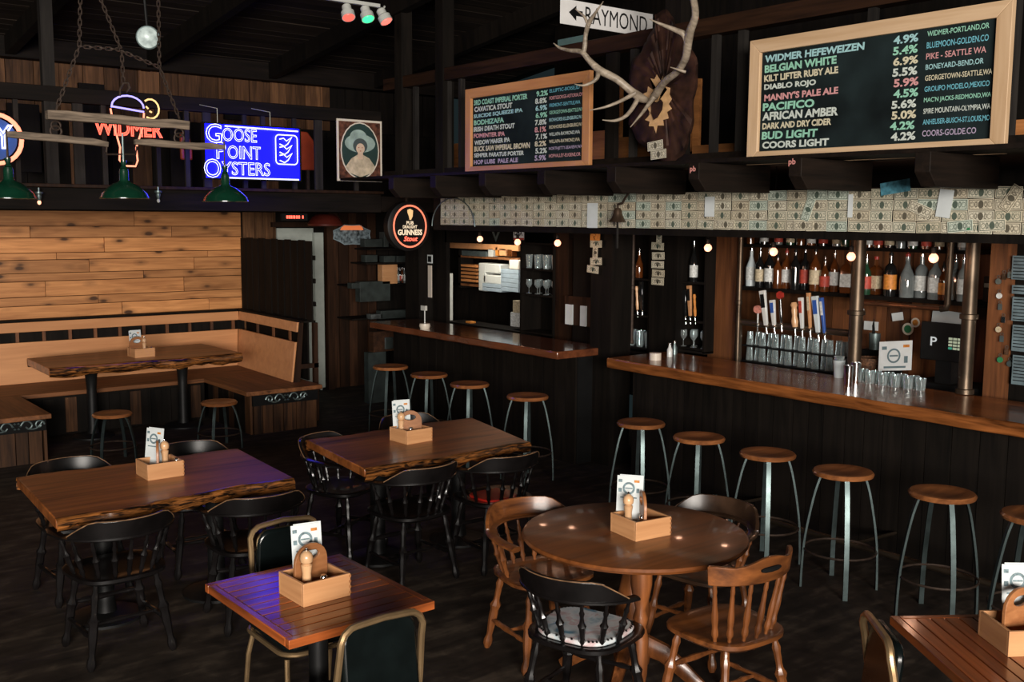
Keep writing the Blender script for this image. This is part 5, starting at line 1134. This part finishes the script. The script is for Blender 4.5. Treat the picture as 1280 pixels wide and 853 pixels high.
for i in range(2): kb('pizza_box',603,627,355+i*5,359.5+i*5,KX-.06,'pbx',('upper','lower')[i]+' pale blue takeaway box in the low left hatch stack','box')['group']='takeaway boxes low stack'
for i,(x0,x1,y0,y1,mt,lb) in enumerate(((610,616,311,321,'offw','pale jug on the top kitchen shelf'),(619,622,309,320,'label3','small orange bottle on the top kitchen shelf'),(624,632,311,320,'boxw','brown jar on the kitchen shelf'),(634,640,312,321,'amber','dark jar at right on the kitchen shelf'),(577,608,314,321,'steel','steel tray pan on the top kitchen shelf'),
   (582,588,402,408.6,'label3','orange tin low in the hatch'),(641,648,376,391,'label1','cream carton low right in the hatch'),(638,648,391,408.6,'label2','white roll low right in the hatch'),(557,559.5,342,408.6,'offw','thin white upright post at the hatch left'))):
    X=KX-.0 if y1<330 else 7.3; kb(('jug','bottle','jar','jar','pan','tin','carton','paper_roll','upright_strip','cup_pair')[i],x0,x1,y0,y1,X,mt,lb,'kitchenware',.08)
area('kitchen_ceiling_light',(7.3,at(610,330,'X',7.35).y,2.12),(7.75,at(610,330,'X',7.35).y,1.4),.9,.25,8,(1,.93,.80),R(130))
kb('hatch_ledge',555,651,408.2,411,7.22,'dark','dark ledge along the bottom of the kitchen hatch','ledge',.3)
# paper holder box between frames
c,a,b=rect_at(707,740,371,407,'X',6.88); t=thing('paper_holder','brown box of pale menus beside the post between the bars','box',(6.86,c.y,c.z-b/2)); ob('box',box((.03,0,b*.5),(.05,a,b)),m['brown'],t); ob('menus',box((-.01,a*.27,b*.36),(.02,a*.26,b*.7)),m['white'],t); ob('menus',box((-.01,-a*.27,b*.36),(.02,a*.2,b*.7)),m['white'],t)
# pennants and stickers on the dark header
c,a,b=rect_at(613,627,289,300,'X',6.944); tag(ob('pennant',G().prism([(-.07,.04),(-.035,.04),(0,-.02),(.035,.04),(.07,.04),(0,-.07)],0,.004),m['steel'],M=frX(c)),'grey V-shaped emblem on the dark header above the hatch','emblem')
c,a,b=rect_at(642,655,284,300,'X',6.944); t=thing('banner_card','white and red card with black figures hanging above the hatch corner','card',M=frX(c)); ob('card',box((0,0,0),(a,b,.003)),m['white'],t); ob('lettering',textmesh('DBX',a*.8,b*.5,bold=.03),m['matteb'],t,loc=(0,.01,.003)); ob('red_strip',box((0,-b*.42,.002),(a,b*.14,.002)),m['red'],t)
# register and items at the right
c,a,b=rect_at(1150,1207,404,452,'X',7.05); t=thing('cash_register','black point-of-sale register with a letter P and keypad on its screen','register',M=frX((7.05,c.y,c.z)))
ob('monitor',box((0,0,-.02),(a,b,.03)),m['black'],t,bevel=.005); ob('letter',textmesh('P',.05,.065,bold=.01),glow('dim_white',(.8,.85,.85),.5),t,loc=(-a*.20,0,-.003))
for i in range(4):
    for j in range(3): ob('key',box((0,0,0),(.028,.016,.002)),glow('dim_key',(.75,.85,.6) if i<3 else (.1,.6,.4),.35) if (i,j)in((0,0),(3,0)) else bpy.data.materials['dim_key'],t,loc=(a*.17+.034*j,.03-.023*i,-.003))
zl=.952-c.z; ob('stand',box((0,(-b/2+zl+.12)/2,-.08),(a*.35,-b/2-zl-.12+.01,.1)),m['black'],t); ob('cash_drawer',box((.03,zl+.06,-.15),(a*1.5,.12,.3)),m['matteb'],t,bevel=.006)
def wallcard(nm,x0,x1,y0,y1,mt,lb,an=0,X=7.6,rd=False):
    c,a,b=rect_at(x0,x1,y0,y1,'X',X); g=G().prism(arc(0,0,a/2,a/2,0,345,23),0,.004) if rd else box((0,0,0),(a,b,.003)); return tag(ob(nm,g,m[mt],M=frX(c)@RZ(R(an))),lb,'card'),a,b
wallcard('notice',1080,1098,402,413,'white','white notice pinned on the back-bar planks'); wallcard('notice',1115,1129,391,401,'white','small tilted sticker card above the notices',12); 
o,a,b=wallcard('coaster',1128,1142,404,419,'cream','left round coaster pinned to the back-bar wall',0,7.6,True); ob('print',G().prism(arc(0,0,a*.33,a*.33,0,340,17),.004,.005),m['greenp'],o)
o,a,b=wallcard('coaster',1139,1150,398,409,'cream','right round coaster pinned to the back-bar wall',0,7.6,True); ob('print',G().prism(arc(0,0,a*.33,a*.33,0,340,17),.004,.005),m['label3'],o)
wallcard('poster',1165,1206,389,408,'white','pale beer poster behind the register',-4,7.6); wallcard('notice',1076,1080,386,394,'white','tiny white tag beside the middle pole')
p=at(1118,462,'X',6.95); t=thing('menu_stand','white menu card leaning beside the register','menu',M=frX(at(1119,445,'X',6.98))@RZ(R(8))@Matrix.Rotation(R(-12),4,'X'))
ob('card',box((0,0,0),(.27,.22,.004)),m['white'],t); ob('easel',box((0,-.14,-.012),(.10,.24,.015)),m['matteb'],t); ob('print',G().ring(arc(-.01,.0,.055,.055,0,342,19),arc(-.01,0,.042,.042,0,342,19),.002,.004).box((-.01,0,.003),(.07,.012,.001)).box((-.09,.06,.003),(.04,.025,.001)).box((.09,-.03,.003),(.03,.05,.001)).box((0,-.085,.003),(.18,.015,.001)),plain('menu_ink',(.12,.18,.20),.6),t); ob('print',box((.09,.07,.003),(.05,.02,.001)),m['label3'],t)
p=at(1085,470,'X',7.1); t=thing('wicker_basket','brown wicker basket beside the menu card behind the bar','basket',(7.14,at(1087,450,'X',7.14).y-.02,.95)); ob('basket',G().lathe([(0,0),(.08,0),(.105,.20),(.108,.24),(.095,.24),(.075,.02),(0,.02)],20),plain('wicker',(.10,.045,.02),.8,var=.8,nscale=60,bump=1),t)
tag(ob('printer_box',box((0,0,0),(.16,.16,.27)),m['matteb'],loc=(7.40,at(1086,425,'X',7.3).y,1.085),bevel=.01),'small black box under the straw cup behind the basket','printer')
t=thing('utensil_holder','dark cup of straws above the basket','cup',(7.38,at(1086,425,'X',7.3).y,1.22)); ob('cup',G().lathe([(0,0),(.04,0),(.045,.13),(.04,.13),(.036,.01),(0,.01)],14),m['steel'],t)
for k in range(5): ob('straw',G().tube([(.01*k-.02,0,.02),(.02*k-.04,.01*k,.20+.01*k)],.003,5),m['matteb'],t)
# telephone on wall
c,a,b=rect_at(1227,1241,350,386,'X',7.35); t=thing('cordless_phone','black cordless phone standing on the shelf end','telephone',(7.35,c.y,1.655)); ob('handset',box((0,0,.10),(.03,.055,.19)),m['black'],t,bevel=.008); ob('screen',box((-.016,0,.13),(.003,.035,.03)),m['steel'],t)
# post with keychains
struct('trim_12',box((0,0,0),(.08,.17,2.2)),m['backw'],loc=(6.98,at(1252,350,'X',6.94).y,1.1))
for i,(x,y,mt) in enumerate(((1248,352,'steel'),(1255,346,'brass'),(1262,344,'steel'),(1249,370,'label2'),(1250,384,'steel'),(1254,400,'chrome'),(1248,412,'label1'),(1252,424,'steel'),(1258,440,'chrome'),(1250,450,'greenp'),(1266,378,'brass'),(1268,415,'label2'),(1262,455,'steel'))):
    p=at(x,y,'X',6.92); t=thing('keychain',('round','flat','dangling')[i%3]+' keychain tag, '+ORD[i]+' of those down the post right of the bar','keychain',p,0,'keychains on the post '+('round','flat','dangling')[i%3])
    ob('tag',G().lathe([(0,-.004),(.02,-.004),(.02,.004),(0,.004)],10,Matrix.Rotation(PI/2,4,'Y')) if i%3==0 else box((0,0,0),(.006,.026,.04)),m[mt],t); ob('split_ring',G().tube([(0,.010*math.cos(k*PI/5),.032+.010*math.sin(k*PI/5)) for k in range(10)],.0018,4,closed=True),m['steel'],t)
for i,(y0,y1) in enumerate(((320,350),(357,368),(372,402),(407,440),(445,482))):
    c,a,b=rect_at(1265,1292,y0,y1,'X',6.9); t=tag(ob('notice_sheet',box((0,0,0),(a,b,.003)),plain('blue_grey_sheet',(.12,.17,.19),.6,var=.35),M=frX(c)),('top','narrow second','third','fourth','lowest')[i]+' printed blue-grey sheet at the right edge of the bar','notice')
    g=G(); 
    for k in range(int(b/.022)): g.box((-.02,b/2-.015-.022*k,.002),(a*.6,.006,.001))
    ob('print_lines',g,m['matteb'],t)
struct('trim_13',box((0,0,0),(.05,.7,2.2)),m['dark'],loc=(6.98,at(1285,350,'X',6.94).y-.12,1.1))
# ---------------- far alcove ----------------
AX=11.72
def ab(name,x0,x1,y0,y1,mt,lb,cat,Y=AX,dep=.12):
    c,a,b=rect_at(x0,x1,y0,y1,'Y',Y); return tag(ob(name,box((0,0,0),(a,dep,b)),m[mt],M=T(c.x,Y+dep/2,c.z),bevel=.004),lb,cat)
for i,(x0,x1,y) in enumerate(((462,516,311),(457,516,329),(440,516,357),(440,520,399))):
    a_=at(x0,y,'Y',AX); b_=at(x1,y,'Y',AX); tag(ob('wall_shelf',box((0,0,0),(b_.x-a_.x,.4,.02)),m['dark'],loc=((a_.x+b_.x)/2,AX+.19,a_.z-.01)),('top','second','third','lowest')[i]+' dark shelf in the alcove beyond the far bar','shelf')
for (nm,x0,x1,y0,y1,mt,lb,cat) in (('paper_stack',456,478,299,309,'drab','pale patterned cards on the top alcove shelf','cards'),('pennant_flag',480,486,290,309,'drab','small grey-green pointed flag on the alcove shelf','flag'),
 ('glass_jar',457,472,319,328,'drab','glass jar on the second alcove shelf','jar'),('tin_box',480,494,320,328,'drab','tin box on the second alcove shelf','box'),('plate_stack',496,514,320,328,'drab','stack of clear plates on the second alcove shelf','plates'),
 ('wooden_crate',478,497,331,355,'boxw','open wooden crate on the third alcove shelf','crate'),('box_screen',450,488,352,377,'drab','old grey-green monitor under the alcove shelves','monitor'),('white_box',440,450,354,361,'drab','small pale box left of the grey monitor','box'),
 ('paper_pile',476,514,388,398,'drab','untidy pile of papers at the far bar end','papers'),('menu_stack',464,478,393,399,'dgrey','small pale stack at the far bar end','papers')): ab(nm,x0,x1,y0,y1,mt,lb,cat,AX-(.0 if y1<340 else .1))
for k in range(6): 
    p=at(500+k*2.6,354,'Y',AX); bottle((p.x,AX+.05,p.z),'norm',.20,.022,('clbot','dkbot','amber')[k%3],('label2','label4',None)[k%3],'chrome','slim bottle, '+od(k)+', in the crowded row on the third alcove shelf','alcove bottles',False)
c,a,b=rect_at(533,542,318,330,'X',6.9); t=thing('photo_frame','small white-framed dark photo on the post left of the hatch','picture frame',M=frX(c)); ob('frame',box((0,0,0),(.10,.10,.01)),m['white'],t); ob('photo',box((0,0,.006),(.07,.07,.004)),m['matteb'],t)
c,a,b=rect_at(534,541,332,372,'X',6.9); tag(ob('measure_stick',box((0,0,0),(.075,b,.01)),m['cream'],M=frX(c)),'tan vertical ruler board below the small photo frame','ruler')
struct('trim_14',box((0,0,0),(.3,.3,2.25)),m['dark'],loc=(6.98,at(528,340,'X',6.98).y+.0,1.12))
# stickers on joists
for (x,y,lb) in ((866,212,'small red and white pb sticker on the left joist tail'),(990,203,'small red and white pb sticker on the right joist tail')):
    t=tag(ob('sticker',textmesh('pb',.05,.045,bold=.03),plain('pale_red_sticker',(.6,.25,.22),.5),M=frX(at(x,y,'X',5.093))),lb,'sticker')
# poster panel at the far bar end
c,a,b=rect_at(465,492,413,440,'X',6.2); t=thing('framed_print','brown-framed faded print hanging on the end of the far bar','picture',M=frY((6.42,10.22-.0,.86)))
bpy.data.objects.remove(t)
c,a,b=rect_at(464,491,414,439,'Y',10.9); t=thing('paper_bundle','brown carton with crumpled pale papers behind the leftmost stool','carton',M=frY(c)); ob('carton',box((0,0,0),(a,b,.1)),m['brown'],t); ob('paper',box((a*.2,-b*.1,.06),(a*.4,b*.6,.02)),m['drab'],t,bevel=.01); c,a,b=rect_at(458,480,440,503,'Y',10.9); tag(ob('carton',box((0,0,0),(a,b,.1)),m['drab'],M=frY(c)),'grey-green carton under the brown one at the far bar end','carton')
